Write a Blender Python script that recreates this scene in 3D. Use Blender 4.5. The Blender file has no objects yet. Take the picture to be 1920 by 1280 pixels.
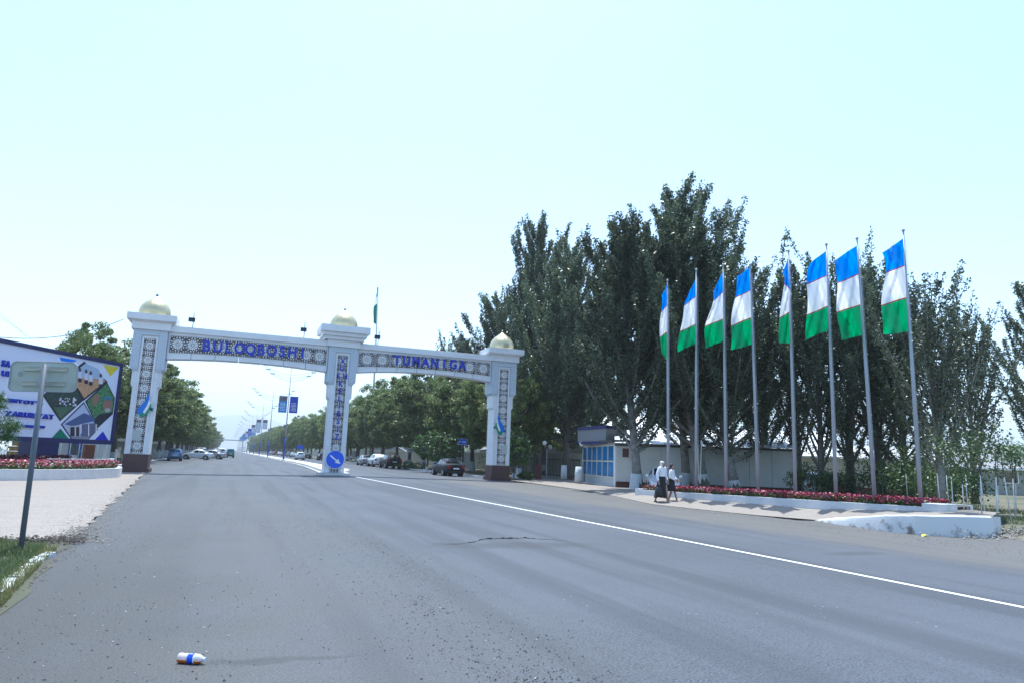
import bpy, bmesh, math, random
import numpy as np
from mathutils import Vector, Matrix
R = math.radians
rnd = random.Random(7)
sc = bpy.context.scene
col = sc.collection

# ------------------------------------------------------------------ camera, world, sun, exposure
F_PX, YAW, PITCH, ROLL, CH = 1290.0, 21.38, 9.69, 2.01, 1.6
def _cam_axes():
    y, p, r = R(YAW), R(PITCH), R(ROLL)
    fw = np.array([math.sin(y)*math.cos(p), math.cos(y)*math.cos(p), math.sin(p)])
    rt = np.array([math.cos(y), -math.sin(y), 0.0]); up = np.cross(rt, fw)
    return fw, rt*math.cos(r)+up*math.sin(r), -rt*math.sin(r)+up*math.cos(r)
FW, RT, UP = _cam_axes()
CAM = np.array([0, 0, CH])
def _ray(x, y): return FW + RT*(x-960)/F_PX + UP*(640-y)/F_PX
def on_ground(x, y, z=0.0):
    r = _ray(x, y); return CAM + r*((z-CH)/r[2])
def at_row(x, y, Y):
    r = _ray(x, y); return CAM + r*(Y/r[1])
def at_depth(x, y, d): return CAM + _ray(x, y)*d

cd = bpy.data.cameras.new('camera'); cam = bpy.data.objects.new('camera', cd); col.objects.link(cam)
cd.sensor_width = 36.0; cd.lens = 36.0*F_PX/1920; cd.clip_end = 20000; cd.clip_start = 0.1
M = Matrix(((RT[0], UP[0], -FW[0], 0), (RT[1], UP[1], -FW[1], 0), (RT[2], UP[2], -FW[2], CH), (0, 0, 0, 1)))
cam.matrix_world = M
sc.camera = cam

SUN_EL, SUN_AZ = 72.0, 13.0          # azimuth in degrees to the right of +Y
world = bpy.data.worlds.new("World"); sc.world = world; world.use_nodes = True
wn, wl = world.node_tree.nodes, world.node_tree.links
bg = wn['Background']
sky = wn.new('ShaderNodeTexSky'); sky.sky_type = 'NISHITA'; sky.sun_disc = False
sky.sun_elevation = R(SUN_EL); sky.sun_rotation = R(SUN_AZ)
sky.air_density = 1.0; sky.dust_density = 1.1; sky.ozone_density = 1.5; sky.altitude = 400
wl.new(sky.outputs[0], bg.inputs[0]); bg.inputs[1].default_value = 0.15
sd = bpy.data.lights.new('sun', 'SUN'); sd.energy = 3.6; sd.angle = R(0.55); sd.color = (1.0, 0.95, 0.88)
sun = bpy.data.objects.new('sun', sd); col.objects.link(sun)
sdir = Vector((math.sin(R(SUN_AZ))*math.cos(R(SUN_EL)), math.cos(R(SUN_AZ))*math.cos(R(SUN_EL)), math.sin(R(SUN_EL))))
sun.rotation_euler = sdir.to_track_quat('Z', 'Y').to_euler(); sun.location = (0, 0, 60)
vs = sc.view_settings
sc.display_settings.display_device = 'sRGB'
vs.view_transform = 'Standard'; vs.look = 'None'; vs.gamma = 1; vs.use_curve_mapping = False; vs.exposure = 1.2
try:
    vs.use_white_balance = True; vs.white_balance_temperature = 5900; vs.white_balance_tint = 2
except Exception: pass
sc.cycles.max_bounces = 6; sc.cycles.transparent_max_bounces = 12; sc.cycles.transmission_bounces = 4
sc.cycles.sample_clamp_indirect = 6
sc.cycles.volume_step_rate = 4

# ------------------------------------------------------------------ materials
MATS = {}
def mat(name, color, rough=0.7, metal=0.0, noise=None, bump=None, spec=0.5, alpha=None, trans=0.0, coat=0.0):
    """noise=(scale, amount, detail) modulates value; bump=(scale, strength)"""
    if name in MATS: return MATS[name]
    m = bpy.data.materials.new(name); m.use_nodes = True
    n, l = m.node_tree.nodes, m.node_tree.links
    b = n['Principled BSDF']
    b.inputs['Base Color'].default_value = (*color, 1); b.inputs['Roughness'].default_value = rough
    b.inputs['Metallic'].default_value = metal; b.inputs['Specular IOR Level'].default_value = spec
    b.inputs['Coat Weight'].default_value = coat
    if trans: b.inputs['Transmission Weight'].default_value = trans
    if noise or bump:
        tc = n.new('ShaderNodeTexCoord')
    if noise:
        s, a, d = noise
        t = n.new('ShaderNodeTexNoise'); t.inputs['Scale'].default_value = s; t.inputs['Detail'].default_value = d
        l.new(tc.outputs['Object'], t.inputs['Vector'])
        mr = n.new('ShaderNodeMapRange'); mr.inputs[1].default_value = 0.3; mr.inputs[2].default_value = 0.7
        mr.inputs[3].default_value = 1-a; mr.inputs[4].default_value = 1+a
        l.new(t.outputs[0], mr.inputs[0])
        mx = n.new('ShaderNodeMix'); mx.data_type = 'RGBA'; mx.blend_type = 'MULTIPLY'; mx.inputs[0].default_value = 1
        mx.inputs[6].default_value = (*color, 1)
        l.new(mr.outputs[0], mx.inputs[7]); l.new(mx.outputs[2], b.inputs['Base Color'])
    if bump:
        t2 = n.new('ShaderNodeTexNoise'); t2.inputs['Scale'].default_value = bump[0]; t2.inputs['Detail'].default_value = 4
        l.new(tc.outputs['Object'], t2.inputs['Vector'])
        bp = n.new('ShaderNodeBump'); bp.inputs['Strength'].default_value = bump[1]; bp.inputs['Distance'].default_value = 0.02
        l.new(t2.outputs[0], bp.inputs['Height']); l.new(bp.outputs[0], b.inputs['Normal'])
    MATS[name] = m
    return m

def leaf_mat(name, c1, c2, rough=0.42, transl=0.25):
    m = bpy.data.materials.new(name); m.use_nodes = True
    n, l = m.node_tree.nodes, m.node_tree.links
    b = n['Principled BSDF']; out = n['Material Output']
    g = n.new('ShaderNodeNewGeometry')
    mx = n.new('ShaderNodeMix'); mx.data_type = 'RGBA'
    mx.inputs[6].default_value = (*c1, 1); mx.inputs[7].default_value = (*c2, 1)
    l.new(g.outputs['Random Per Island'], mx.inputs[0])
    oi = n.new('ShaderNodeObjectInfo')
    hs = n.new('ShaderNodeHueSaturation')
    mr = n.new('ShaderNodeMapRange'); mr.inputs[3].default_value = 0.8; mr.inputs[4].default_value = 1.25
    l.new(oi.outputs['Random'], mr.inputs[0]); l.new(mr.outputs[0], hs.inputs['Value'])
    l.new(mx.outputs[2], hs.inputs['Color'])
    l.new(hs.outputs[0], b.inputs['Base Color'])
    b.inputs['Roughness'].default_value = rough; b.inputs['Specular IOR Level'].default_value = 0.5
    tr = n.new('ShaderNodeBsdfTranslucent'); l.new(hs.outputs[0], tr.inputs['Color'])
    ms = n.new('ShaderNodeMixShader'); ms.inputs[0].default_value = transl
    l.new(b.outputs[0], ms.inputs[1]); l.new(tr.outputs[0], ms.inputs[2]); l.new(ms.outputs[0], out.inputs['Surface'])
    MATS[name] = m; return m

WHITE = mat('white_paint', (0.70, 0.71, 0.74), 0.55, noise=(1.6, 0.05, 4), bump=(8, 0.05))
WHITE2 = mat('white_render', (0.58, 0.58, 0.59), 0.75, noise=(3.0, 0.07, 5), bump=(20, 0.12))
WASH = mat('whitewash', (0.50, 0.52, 0.54), 0.85, noise=(9.0, 0.12, 4), bump=(25, 0.3))
DARKLAT = mat('lattice_backing', (0.10, 0.082, 0.085), 0.7)
LATW = mat('lattice_white', (0.78, 0.79, 0.80), 0.5)
CARVE = mat('carved_backing', (0.46, 0.52, 0.60), 0.6)
CARVEL = mat('carved_relief', (0.72, 0.76, 0.80), 0.55)
BROWN = mat('brown_granite', (0.085, 0.042, 0.040), 0.6, noise=(25, 0.2, 3))
LETTER = mat('letter_blue', (0.012, 0.03, 0.42), 0.45)
SIGNBLUE = mat('sign_blue', (0.01, 0.10, 0.75), 0.35)
SIGNW = mat('sign_white', (0.8, 0.8, 0.8), 0.4)
GREYPLATE = mat('grey_plate', (0.42, 0.46, 0.46), 0.5)
METAL = mat('galvanised_metal', (0.34, 0.37, 0.42), 0.5, 0.15)
DKMETAL = mat('dark_metal', (0.03, 0.03, 0.035), 0.45, 0.4)
POLEB = mat('pole_blue', (0.02, 0.06, 0.30), 0.4)
BARK = mat('bark', (0.10, 0.09, 0.08), 0.9, noise=(6, 0.3, 5), bump=(12, 0.8))
BARKP = mat('bark_pale', (0.20, 0.19, 0.17), 0.9, noise=(5, 0.35, 5), bump=(10, 0.8))
SOIL = mat('soil', (0.09, 0.07, 0.05), 0.95, noise=(5, 0.3, 5), bump=(15, 0.6))
GLASS = mat('car_glass', (0.012, 0.015, 0.02), 0.06, spec=0.9)
TYRE = mat('tyre', (0.02, 0.02, 0.02), 0.8)
RIM = mat('rim', (0.45, 0.45, 0.47), 0.3, 0.7)
LAMPR = mat('tail_red', (0.35, 0.01, 0.015), 0.2)
LAMPW = mat('head_clear', (0.6, 0.62, 0.65), 0.1)
PLATE = mat('number_plate', (0.7, 0.7, 0.7), 0.4)
BLACKP = mat('black_plastic', (0.015, 0.015, 0.015), 0.5)

def gold_mat():
    m = bpy.data.materials.new('dome_gold'); m.use_nodes = True
    b = m.node_tree.nodes['Principled BSDF']
    b.inputs['Base Color'].default_value = (0.56, 0.50, 0.31, 1); b.inputs['Metallic'].default_value = 0.6
    b.inputs['Roughness'].default_value = 0.36
    MATS['dome_gold'] = m; return m
GOLD = gold_mat()

# ------------------------------------------------------------------ mesh helpers
class MB:
    def __init__(s): s.v = []; s.f = []; s.m = []
    def add(s, v, f, mi=0):
        o = len(s.v); s.v += [tuple(map(float, p)) for p in v]
        s.f += [tuple(i+o for i in q) for q in f]; s.m += [mi]*len(f); return s
    def box(s, x0, x1, y0, y1, z0, z1, mi=0):
        v = [(x0,y0,z0),(x1,y0,z0),(x1,y1,z0),(x0,y1,z0),(x0,y0,z1),(x1,y0,z1),(x1,y1,z1),(x0,y1,z1)]
        return s.add(v, [(0,3,2,1),(4,5,6,7),(0,1,5,4),(1,2,6,5),(2,3,7,6),(3,0,4,7)], mi)
    def hexa(s, v, mi=0):
        return s.add(v, [(0,3,2,1),(4,5,6,7),(0,1,5,4),(1,2,6,5),(2,3,7,6),(3,0,4,7)], mi)
    def tube(s, pts, radii, n=8, mi=0, cap=True):
        pts = [Vector(p) for p in pts]
        if not hasattr(radii, '__len__'): radii = [radii]*len(pts)
        rings = []
        for i, p in enumerate(pts):
            d = (pts[min(i+1, len(pts)-1)]-pts[max(i-1, 0)])
            if d.length < 1e-9: d = Vector((0,0,1))
            d.normalize()
            a = d.cross(Vector((0,0,1)))
            if a.length < 1e-3: a = d.cross(Vector((0,1,0)))
            a.normalize(); b = d.cross(a)
            rings.append([p+(a*math.cos(t)+b*math.sin(t))*radii[i] for t in [2*math.pi*k/n for k in range(n)]])
        v = [q for r in rings for q in r]; f = []
        for i in range(len(pts)-1):
            for k in range(n):
                f.append((i*n+k, i*n+(k+1)%n, (i+1)*n+(k+1)%n, (i+1)*n+k))
        if cap:
            f.append(tuple(range(n-1, -1, -1))); f.append(tuple((len(pts)-1)*n+k for k in range(n)))
        return s.add(v, f, mi)
    def lathe(s, prof, c=(0,0,0), n=16, mi=0, squash=(1,1)):
        v = []; f = []
        for r, z in prof:
            for k in range(n):
                t = 2*math.pi*k/n; v.append((c[0]+r*math.cos(t)*squash[0], c[1]+r*math.sin(t)*squash[1], c[2]+z))
        for i in range(len(prof)-1):
            for k in range(n):
                f.append((i*n+k, i*n+(k+1)%n, (i+1)*n+(k+1)%n, (i+1)*n+k))
        f.append(tuple(range(n-1,-1,-1))); f.append(tuple((len(prof)-1)*n+k for k in range(n)))
        return s.add(v, f, mi)
    def prism(s, poly, y0, y1, mi=0):
        """poly of (x,z), extruded along y"""
        n = len(poly)
        v = [(x, y0, z) for x, z in poly]+[(x, y1, z) for x, z in poly]
        f = [tuple(range(n)), tuple(range(2*n-1, n-1, -1))]+[(i, i+n, (i+1)%n+n, (i+1)%n) for i in range(n)]
        return s.add(v, f, mi)
    def build(s, name, mats, parent=None, smooth=False, loc=None, angle=None):
        me = bpy.data.meshes.new(name); me.from_pydata(s.v, [], s.f)
        if not isinstance(mats, (list, tuple)): mats = [mats]
        for m in mats: me.materials.append(m)
        if len(mats) > 1: me.polygons.foreach_set('material_index', s.m)
        if smooth:
            me.polygons.foreach_set('use_smooth', [True]*len(me.polygons))
            if angle: me.set_sharp_from_angle(angle=R(angle))
        me.update()
        return link(name, me, parent, loc)

def link(name, me, parent=None, loc=None):
    o = bpy.data.objects.new(name, me); col.objects.link(o)
    if parent: o.parent = parent
    if loc is not None: o.location = loc
    return o
def tag(o, label=None, cat=None, group=None, kind=None):
    if label: o['label'] = label
    if cat: o['category'] = cat
    if group: o['group'] = group
    if kind: o['kind'] = kind
    return o
def thing(name, label, cat, loc=(0,0,0), rz=0, group=None):
    o = bpy.data.objects.new(name, None); col.objects.link(o); o.empty_display_size = 0.2
    o.location = loc; o.rotation_euler = (0, 0, rz); return tag(o, label, cat, group)
def copy_tree(o, parent=None):
    c = o.copy(); col.objects.link(c); c.parent = parent
    for ch in o.children: copy_tree(ch, c)
    return c
def fixnormals(o):
    bm = bmesh.new(); bm.from_mesh(o.data); bmesh.ops.recalc_face_normals(bm, faces=bm.faces); bm.to_mesh(o.data); bm.free(); return o

_fontcache = {}
def glyph(ch, size=1.0, depth=0.06, bold=0.03, width=1.0):
    k = (ch, size, depth, bold, width)
    if k in _fontcache: return _fontcache[k]
    cu = bpy.data.curves.new('glyph', 'FONT'); cu.body = ch; cu.size = size; cu.extrude = depth/2; cu.offset = bold*size
    cu.align_x = 'CENTER'; cu.resolution_u = 3
    ob = bpy.data.objects.new('glyph', cu); col.objects.link(ob)
    dg = bpy.context.evaluated_depsgraph_get(); me = bpy.data.meshes.new_from_object(ob.evaluated_get(dg))
    bpy.data.objects.remove(ob); bpy.data.curves.remove(cu)
    co = np.empty(len(me.vertices)*3); me.vertices.foreach_get('co', co); co = co.reshape(-1, 3)
    w = co[:, 0].max()-co[:, 0].min()
    co[:, 0] -= (co[:, 0].max()+co[:, 0].min())/2; co[:, 0] *= width
    co[:, 1] -= 0
    h = co[:, 1].max()
    # stand upright: x right, z up, facing -y
    co2 = np.stack([co[:, 0], -co[:, 2], co[:, 1]], 1)
    me.vertices.foreach_set('co', co2.ravel()); me.update(); me.name = 'letter'
    _fontcache[k] = (me, w*width, h); return _fontcache[k]
def flat_text(text, size, material, parent, loc, rz=0, width=1.0, bold=0.02, depth=0.004, name='lettering'):
    """a run of small print as one mesh, centred at loc"""
    cu = bpy.data.curves.new('txt', 'FONT'); cu.body = text; cu.size = size; cu.extrude = depth/2; cu.offset = bold*size
    cu.align_x = 'CENTER'; cu.resolution_u = 2
    ob = bpy.data.objects.new('txt', cu); col.objects.link(ob)
    dg = bpy.context.evaluated_depsgraph_get(); me = bpy.data.meshes.new_from_object(ob.evaluated_get(dg))
    bpy.data.objects.remove(ob); bpy.data.curves.remove(cu)
    co = np.empty(len(me.vertices)*3); me.vertices.foreach_get('co', co); co = co.reshape(-1, 3)
    co2 = np.stack([co[:, 0]*width, -co[:, 2], co[:, 1]], 1)
    me.vertices.foreach_set('co', co2.ravel()); me.update(); me.materials.clear(); me.materials.append(material); me.name = name
    o = link(name, me, parent, loc); o.rotation_euler.z = rz; return o

# ------------------------------------------------------------------ ground heights
def sstep(a, b, x):
    t = min(1, max(0, (x-a)/(b-a))); return t*t*(3-2*t)
def drift(Y): return -0.008*max(0, Y-100)
def gz(X, Y):
    z = 0.14*sstep(25, 50, Y)*max(0, 1-abs(X-8-drift(Y))/11)
    return z
def lerp_poly(pts, y):
    if y <= pts[0][0]: return pts[0][1]
    for (a, b), (c, d) in zip(pts, pts[1:]):
        if y <= c: return b+(d-b)*(y-a)/(c-a)
    return pts[-1][1]
def ribbon(name, rows, fl, fr, zoff, material, nx=6, kind='structure', zf=None):
    v = []; f = []
    for Y in rows:
        a, b = fl(Y), fr(Y)
        for k in range(nx+1):
            X = a+(b-a)*k/nx; v.append((X, Y, (zf or gz)(X, Y)+zoff))
    for i in range(len(rows)-1):
        for k in range(nx):
            q = i*(nx+1)+k; f.append((q, q+1, q+nx+2, q+nx+1))
    mb = MB(); mb.add(v, f); o = mb.build(name, material, smooth=True); tag(o, kind=kind); return o

def ground_material(name, base, kind):
    m = bpy.data.materials.new(name); m.use_nodes = True
    n, l = m.node_tree.nodes, m.node_tree.links; b = n['Principled BSDF']
    ge = n.new('ShaderNodeNewGeometry'); pos = ge.outputs['Position']
    def noise(s, d=4, vec=None, r=0.5):
        t = n.new('ShaderNodeTexNoise'); t.inputs['Scale'].default_value = s; t.inputs['Detail'].default_value = d
        t.inputs['Roughness'].default_value = r
        l.new(vec or pos, t.inputs['Vector']); return t.outputs[0]
    def rng(x, a, b_, c, d):
        mr = n.new('ShaderNodeMapRange'); l.new(x, mr.inputs[0])
        for i, q in enumerate((a, b_, c, d)): mr.inputs[i+1].default_value = q
        return mr.outputs[0]
    def mixc(fac, A, B, mode='MIX'):
        mx = n.new('ShaderNodeMix'); mx.data_type = 'RGBA'; mx.blend_type = mode
        if isinstance(fac, float): mx.inputs[0].default_value = fac
        else: l.new(fac, mx.inputs[0])
        for i, q in ((6, A), (7, B)):
            if isinstance(q, tuple): mx.inputs[i].default_value = (*q, 1)
            else: l.new(q, mx.inputs[i])
        return mx.outputs[2]
    def math_(op, A, B=None):
        mm = n.new('ShaderNodeMath'); mm.operation = op
        for i, q in enumerate((A, B)):
            if q is None: continue
            if isinstance(q, (int, float)): mm.inputs[i].default_value = q
            else: l.new(q, mm.inputs[i])
        return mm.outputs[0]
    def stretch(sx, sy):
        mp = n.new('ShaderNodeMapping'); mp.inputs['Scale'].default_value = (sx, sy, 1); l.new(pos, mp.inputs['Vector']); return mp.outputs[0]
    sep = n.new('ShaderNodeSeparateXYZ'); l.new(pos, sep.inputs[0])
    X, Y = sep.outputs[0], sep.outputs[1]
    if kind == 'asphalt':
        c = mixc(rng(noise(42, 4, None, .75), 0.36, 0.64, 0, 1), tuple(q*.25 for q in base), tuple(q*1.85 for q in base))
        c = mixc(rng(noise(7, 5, None, .7), 0.4, 0.65, 0, .45), c, tuple(q*1.5 for q in base))
        c = mixc(rng(noise(0.3, 6), 0.42, 0.62, 0, 0.5), c, (0.092, 0.098, 0.118))
        c = mixc(rng(noise(1, 4, stretch(1.3, 0.05)), 0.47, 0.6, 0, 0.55), c, (0.043, 0.046, 0.057))
        # dusty, paler old surface on the near left, and dirt along the right shoulder
        wob = math_('MULTIPLY', math_('SUBTRACT', noise(0.25, 5), 0.5), 4.0)
        xl = math_('ADD', X, wob)
        left = rng(xl, 0.6, 3.4, 1.0, 0.0)
        near = rng(Y, 14, 40, 1.0, 0.35)
        dust = math_('MULTIPLY', math_('MULTIPLY', left, near), rng(noise(1.1, 6), 0.2, 0.75, 0.5, 1.0))
        c = mixc(math_('MULTIPLY', dust, 0.8), c, mixc(rng(noise(55, 4, None, .7), .35, .65, 0, 1), (0.030, 0.029, 0.027), (0.135, 0.128, 0.118)))
        wob3 = math_('MULTIPLY', math_('SUBTRACT', noise(0.6, 6), 0.5), 2.2)
        dk = math_('MULTIPLY', rng(math_('ADD', X, wob3), -1.3, 0.5, 1.0, 0.0), rng(Y, 9, 20, 1.0, 0.0))
        c = mixc(math_('MULTIPLY', dk, 0.6), c, mixc(rng(noise(60, 4, None, .7), .35, .65, 0, 1), (0.014, 0.014, 0.015), (0.085, 0.082, 0.08)))
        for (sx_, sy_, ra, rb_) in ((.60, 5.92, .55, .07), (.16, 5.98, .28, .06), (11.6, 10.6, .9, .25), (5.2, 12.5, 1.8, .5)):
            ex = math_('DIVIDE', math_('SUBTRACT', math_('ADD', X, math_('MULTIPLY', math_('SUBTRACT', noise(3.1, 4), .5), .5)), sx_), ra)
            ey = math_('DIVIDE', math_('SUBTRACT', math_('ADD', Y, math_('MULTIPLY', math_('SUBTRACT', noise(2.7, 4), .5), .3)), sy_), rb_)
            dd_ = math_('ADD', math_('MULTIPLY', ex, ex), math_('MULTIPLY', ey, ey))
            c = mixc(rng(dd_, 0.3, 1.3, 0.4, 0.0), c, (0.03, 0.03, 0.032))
        wob2 = math_('MULTIPLY', math_('SUBTRACT', noise(0.5, 5), 0.5), 1.4)
        right = rng(math_('ADD', X, wob2), 12.2, 13.4, 0.0, 1.0)
        streak = rng(noise(1, 5, stretch(3.5, 0.4)), 0.3, 0.75, 0.5, 1.0)
        c = mixc(math_('MULTIPLY', math_('MULTIPLY', right, rng(Y, 44, 52, 1.0, 0.0)), math_('MULTIPLY', streak, 0.85)), c, mixc(rng(noise(40, 4, None, .7), .35, .65, 0, 1), (0.06, 0.055, 0.05), (0.20, 0.182, 0.16)))
        # small dark patches
        c = mixc(rng(noise(2.2, 6, None, 0.7), 0.66, 0.72, 0, 0.5), c, (0.025, 0.025, 0.028))
        # gritty dark specks
        vo = n.new('ShaderNodeTexVoronoi'); vo.inputs['Scale'].default_value = 18; l.new(pos, vo.inputs['Vector'])
        sp = math_('MULTIPLY', rng(vo.outputs['Distance'], 0.09, 0.2, 1.0, 0.0), rng(noise(0.8, 4), 0.42, 0.58, 0.0, 0.85))
        c = mixc(math_('MULTIPLY', sp, left), c, (0.03, 0.03, 0.03))
        b.inputs['Roughness'].default_value = 0.68; b.inputs['Specular IOR Level'].default_value = 0.26
        bs, bst = 45, 0.55
    elif kind == 'paving':
        c = mixc(rng(noise(28, 5, None, .7), 0.35, 0.65, 0, 1), tuple(q*.55 for q in base), tuple(min(.9, q*1.3) for q in base))
        c = mixc(rng(noise(0.7, 6), 0.45, 0.8, 0, 0.35), c, (0.22, 0.20, 0.18))
        c = mixc(rng(noise(1, 5, stretch(0.6, 5)), 0.5, 0.66, 0, 0.5), c, (0.17, 0.15, 0.13))
        b.inputs['Roughness'].default_value = 0.9
        bs, bst = 40, 0.4
    elif kind == 'dirt':
        c = mixc(rng(noise(0.15, 6), 0.4, 0.62, 0, 1), base, (0.055, 0.085, 0.03))
        c = mixc(rng(noise(3, 6), 0.4, 0.7, 0, 0.5), c, tuple(q*1.35 for q in base))
        c = mixc(rng(noise(40, 3), 0.3, 0.7, 0, 0.4), c, (0.05, 0.05, 0.03))
        b.inputs['Roughness'].default_value = 0.95
        bs, bst = 20, 0.8
    l.new(c, b.inputs['Base Color'])
    bn = n.new('ShaderNodeBump'); bn.inputs['Strength'].default_value = bst; bn.inputs['Distance'].default_value = 0.01
    l.new(noise(bs, 4), bn.inputs['Height']); l.new(bn.outputs[0], b.inputs['Normal'])
    MATS[name] = m; return m
ASPH = ground_material('asphalt', (0.062, 0.067, 0.082), 'asphalt')
PAVE = ground_material('pale_paving', (0.262, 0.224, 0.196), 'paving')
DIRT = ground_material('dirt', (0.15, 0.12, 0.085), 'dirt')
LINE = mat('line_paint', (0.72, 0.74, 0.76), 0.6, noise=(30, 0.12, 5))
LINEY = mat('line_cream', (0.62, 0.58, 0.48), 0.7, noise=(10, 0.15, 5))

# base terrain reaching to the horizon
mb = MB()
xs = [-7000, -3000, -1200, -500, -200, -90, -45, -25, -15, -8, -3, 4, 12, 19, 24, 32, 45, 70, 110, 220, 500, 1200, 3000, 7000]
ys = [-300, -60, -20, -5, 4, 10, 16, 22, 30, 40, 52, 70, 100, 150, 230, 350, 550, 900, 1600, 3000, 5000, 9000]
for Y in ys:
    for X in xs: mb.v.append((X, Y, -0.06))
for j in range(len(ys)-1):
    for i in range(len(xs)-1):
        q = j*len(xs)+i; mb.f.append((q, q+1, q+len(xs)+1, q+len(xs))); mb.m.append(0)
tag(mb.build('ground', DIRT), kind='structure')

LEFT = [(-30, -0.9), (4, -1.6), (8, -1.9), (9.8, -2.05), (12, -2.3), (14.4, -2.4), (21, -2.97), (30, -3.6), (40.6, -4.4), (49, -5.0), (51, -8.2), (100, -8.6), (400, -11), (900, -15)]
RIGHT = [(-30, 24), (9, 21), (12.2, 19.6), (13, 18.4), (13.8, 17.1), (15.6, 17.1), (17.5, 17.4), (17.6, 16.9), (22, 16.4), (24.6, 16.0), (34.8, 18.7), (45, 19.3), (100, 19.4), (400, 17), (900, 13)]
rows = [-30, -10, 0, 4, 6, 8, 9.8, 11, 12.2, 13, 13.8, 14.4, 15.6, 17.5, 17.6, 19, 21, 22, 24.6, 27, 30, 34.8, 38, 40.6, 43, 45, 47, 49, 51, 55, 60, 70, 85, 100, 130, 170, 220, 300, 400, 600, 900]
ribbon('road', rows, lambda y: lerp_poly(LEFT, y), lambda y: lerp_poly(RIGHT, y), 0.0, ASPH, 14)

# white edge line (kept slightly bent, as laid)
WL = [(-6, 9.35), (3, 9.37), (6, 9.33), (9.65, 9.28), (17.2, 9.06), (25.5, 8.8), (36, 8.2), (47, 7.45)]
lr = [-6, 0, 3, 6, 9.65, 13, 17.2, 21, 25.5, 30, 36, 42, 47]
ribbon('road_line', lr, lambda y: lerp_poly(WL, y)-0.055, lambda y: lerp_poly(WL, y)+0.055, 0.005, LINE, 1)
LR2 = [52, 60, 75, 90, 110, 140, 180, 240, 320, 420]
ribbon('road_line', LR2, lambda y: 6.35+1.0*sstep(50, 88, y)+drift(y)-0.12, lambda y: 6.35+1.0*sstep(50, 88, y)+drift(y)+0.02, 0.005, LINEY, 1)

# left paving forecourt
def left_pave():
    rj = random.Random(31); ysj = [13.9+.35*k for k in range(62)]+[36+.9*k for k in range(17)]
    A = [(lerp_poly(LEFT, y)+rj.uniform(-.10, .10), y+rj.uniform(-.05, .05)) for y in ysj]
    v = []; f = []
    for x, y in A: v.append((x, y, 0.012)); v.append((x-2.2, y+0.4, 0.014)); v.append((-40, y+1.5, 0.016))
    for i in range(len(A)-1):
        for k in (0, 1): f.append((3*i+k, 3*i+3+k, 3*i+4+k, 3*i+1+k))
    m = MB(); m.add(v, f); o = m.build('paving', PAVE, smooth=True); fixnormals(o); return tag(o, kind='structure')
left_pave()
# dirt strip left of the near asphalt, raised a touch
def left_dirt():
    m = MB(); ysl = [-5, 2, 5, 7, 8, 9, 10, 11, 12, 13, 13.6, 14.2]
    v = []; f = []
    for y in ysl:
        e = lerp_poly(LEFT, y)
        k_ = 1-sstep(12.8, 14.2, y)*.95; v += [(e+0.05+0.12*math.sin(y*3.1), y, 0.006), (e-0.5, y, 0.05*k_), (e-1.5, y, 0.09*k_), (-14, y, 0.10*k_)]
    for i in range(len(ysl)-1):
        for k in range(3): f.append((4*i+k, 4*i+4+k, 4*i+5+k, 4*i+1+k))
    VERGE = ground_material('verge_soil', (0.075, 0.065, 0.055), 'dirt'); m.add(v, f); o = m.build('verge', VERGE, smooth=True); fixnormals(o); tag(o, kind='structure')
left_dirt()

# right plateau: pale paving rising to the whitewashed kerb wall
KB = [(17.6, 17.5, .02), (17.25, 16.4, .17), (17.05, 15.3, .30), (16.98, 14.4, .42), (17.1, 13.6, .49), (17.6, 13.1, .52), (18.3, 12.85, .53), (18.95, 12.85, .52)]
def right_plateau():
    m = MB()
    front = [(20.2, 60, 0.02), (19.9, 52, 0.03), (19.6, 47, 0.03), (19.1, 41, 0.03), (18.65, 34.8, 0.02), (17.3, 29.5, 0.012), (15.95, 24.6, 0.012), (16.3, 22, 0.012), (16.8, 19.4, 0.012)]
    front += [(x+.04, y, z) for x, y, z in KB]+[(19.3, 13.4, .5)]
    mid = [(24.5, 61, 0.02), (23.5, 54, 0.03), (22.5, 49, 0.03), (21.6, 41.5, 0.05), (20.6, 36, 0.1), (18.6, 31, 0.16), (17.6, 27.7, 0.2), (18.4, 25.2, 0.22), (19.2, 22.8, 0.26),
           (20, 20.8, .3), (20.5, 19.8, .34), (21, 19, .38), (21.5, 18.2, .4), (22, 17.5, .42), (22.6, 16.8, .45), (22.9, 16, .47), (22.8, 15.2, .48), (22.5, 14.8, .48)]
    back = [(32, 62, 0.02), (31, 57, 0.03), (30, 53, 0.03), (30, 48, 0.04), (28, 44, 0.08), (26, 40, 0.1), (24, 37, 0.14), (24, 34, 0.16), (25, 31, 0.2),
            (25.5, 29, .22), (26, 27, .24), (26, 25, .26), (26.5, 23, .28), (26.5, 21.5, .3), (26.5, 20, .3), (26.5, 18.5, .32), (26, 17.5, .32), (25.5, 16.8, .3)]
    v = []; f = []
    for a, b, c in zip(front, mid, back): v += [a, b, c]
    for i in range(len(front)-1):
        for k in (0, 1): f.append((3*i+k, 3*i+3+k, 3*i+4+k, 3*i+1+k))
    m.add(v, f); o = m.build('pavement', PAVE, smooth=True); fixnormals(o); tag(o, kind='structure')
right_plateau()
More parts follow.
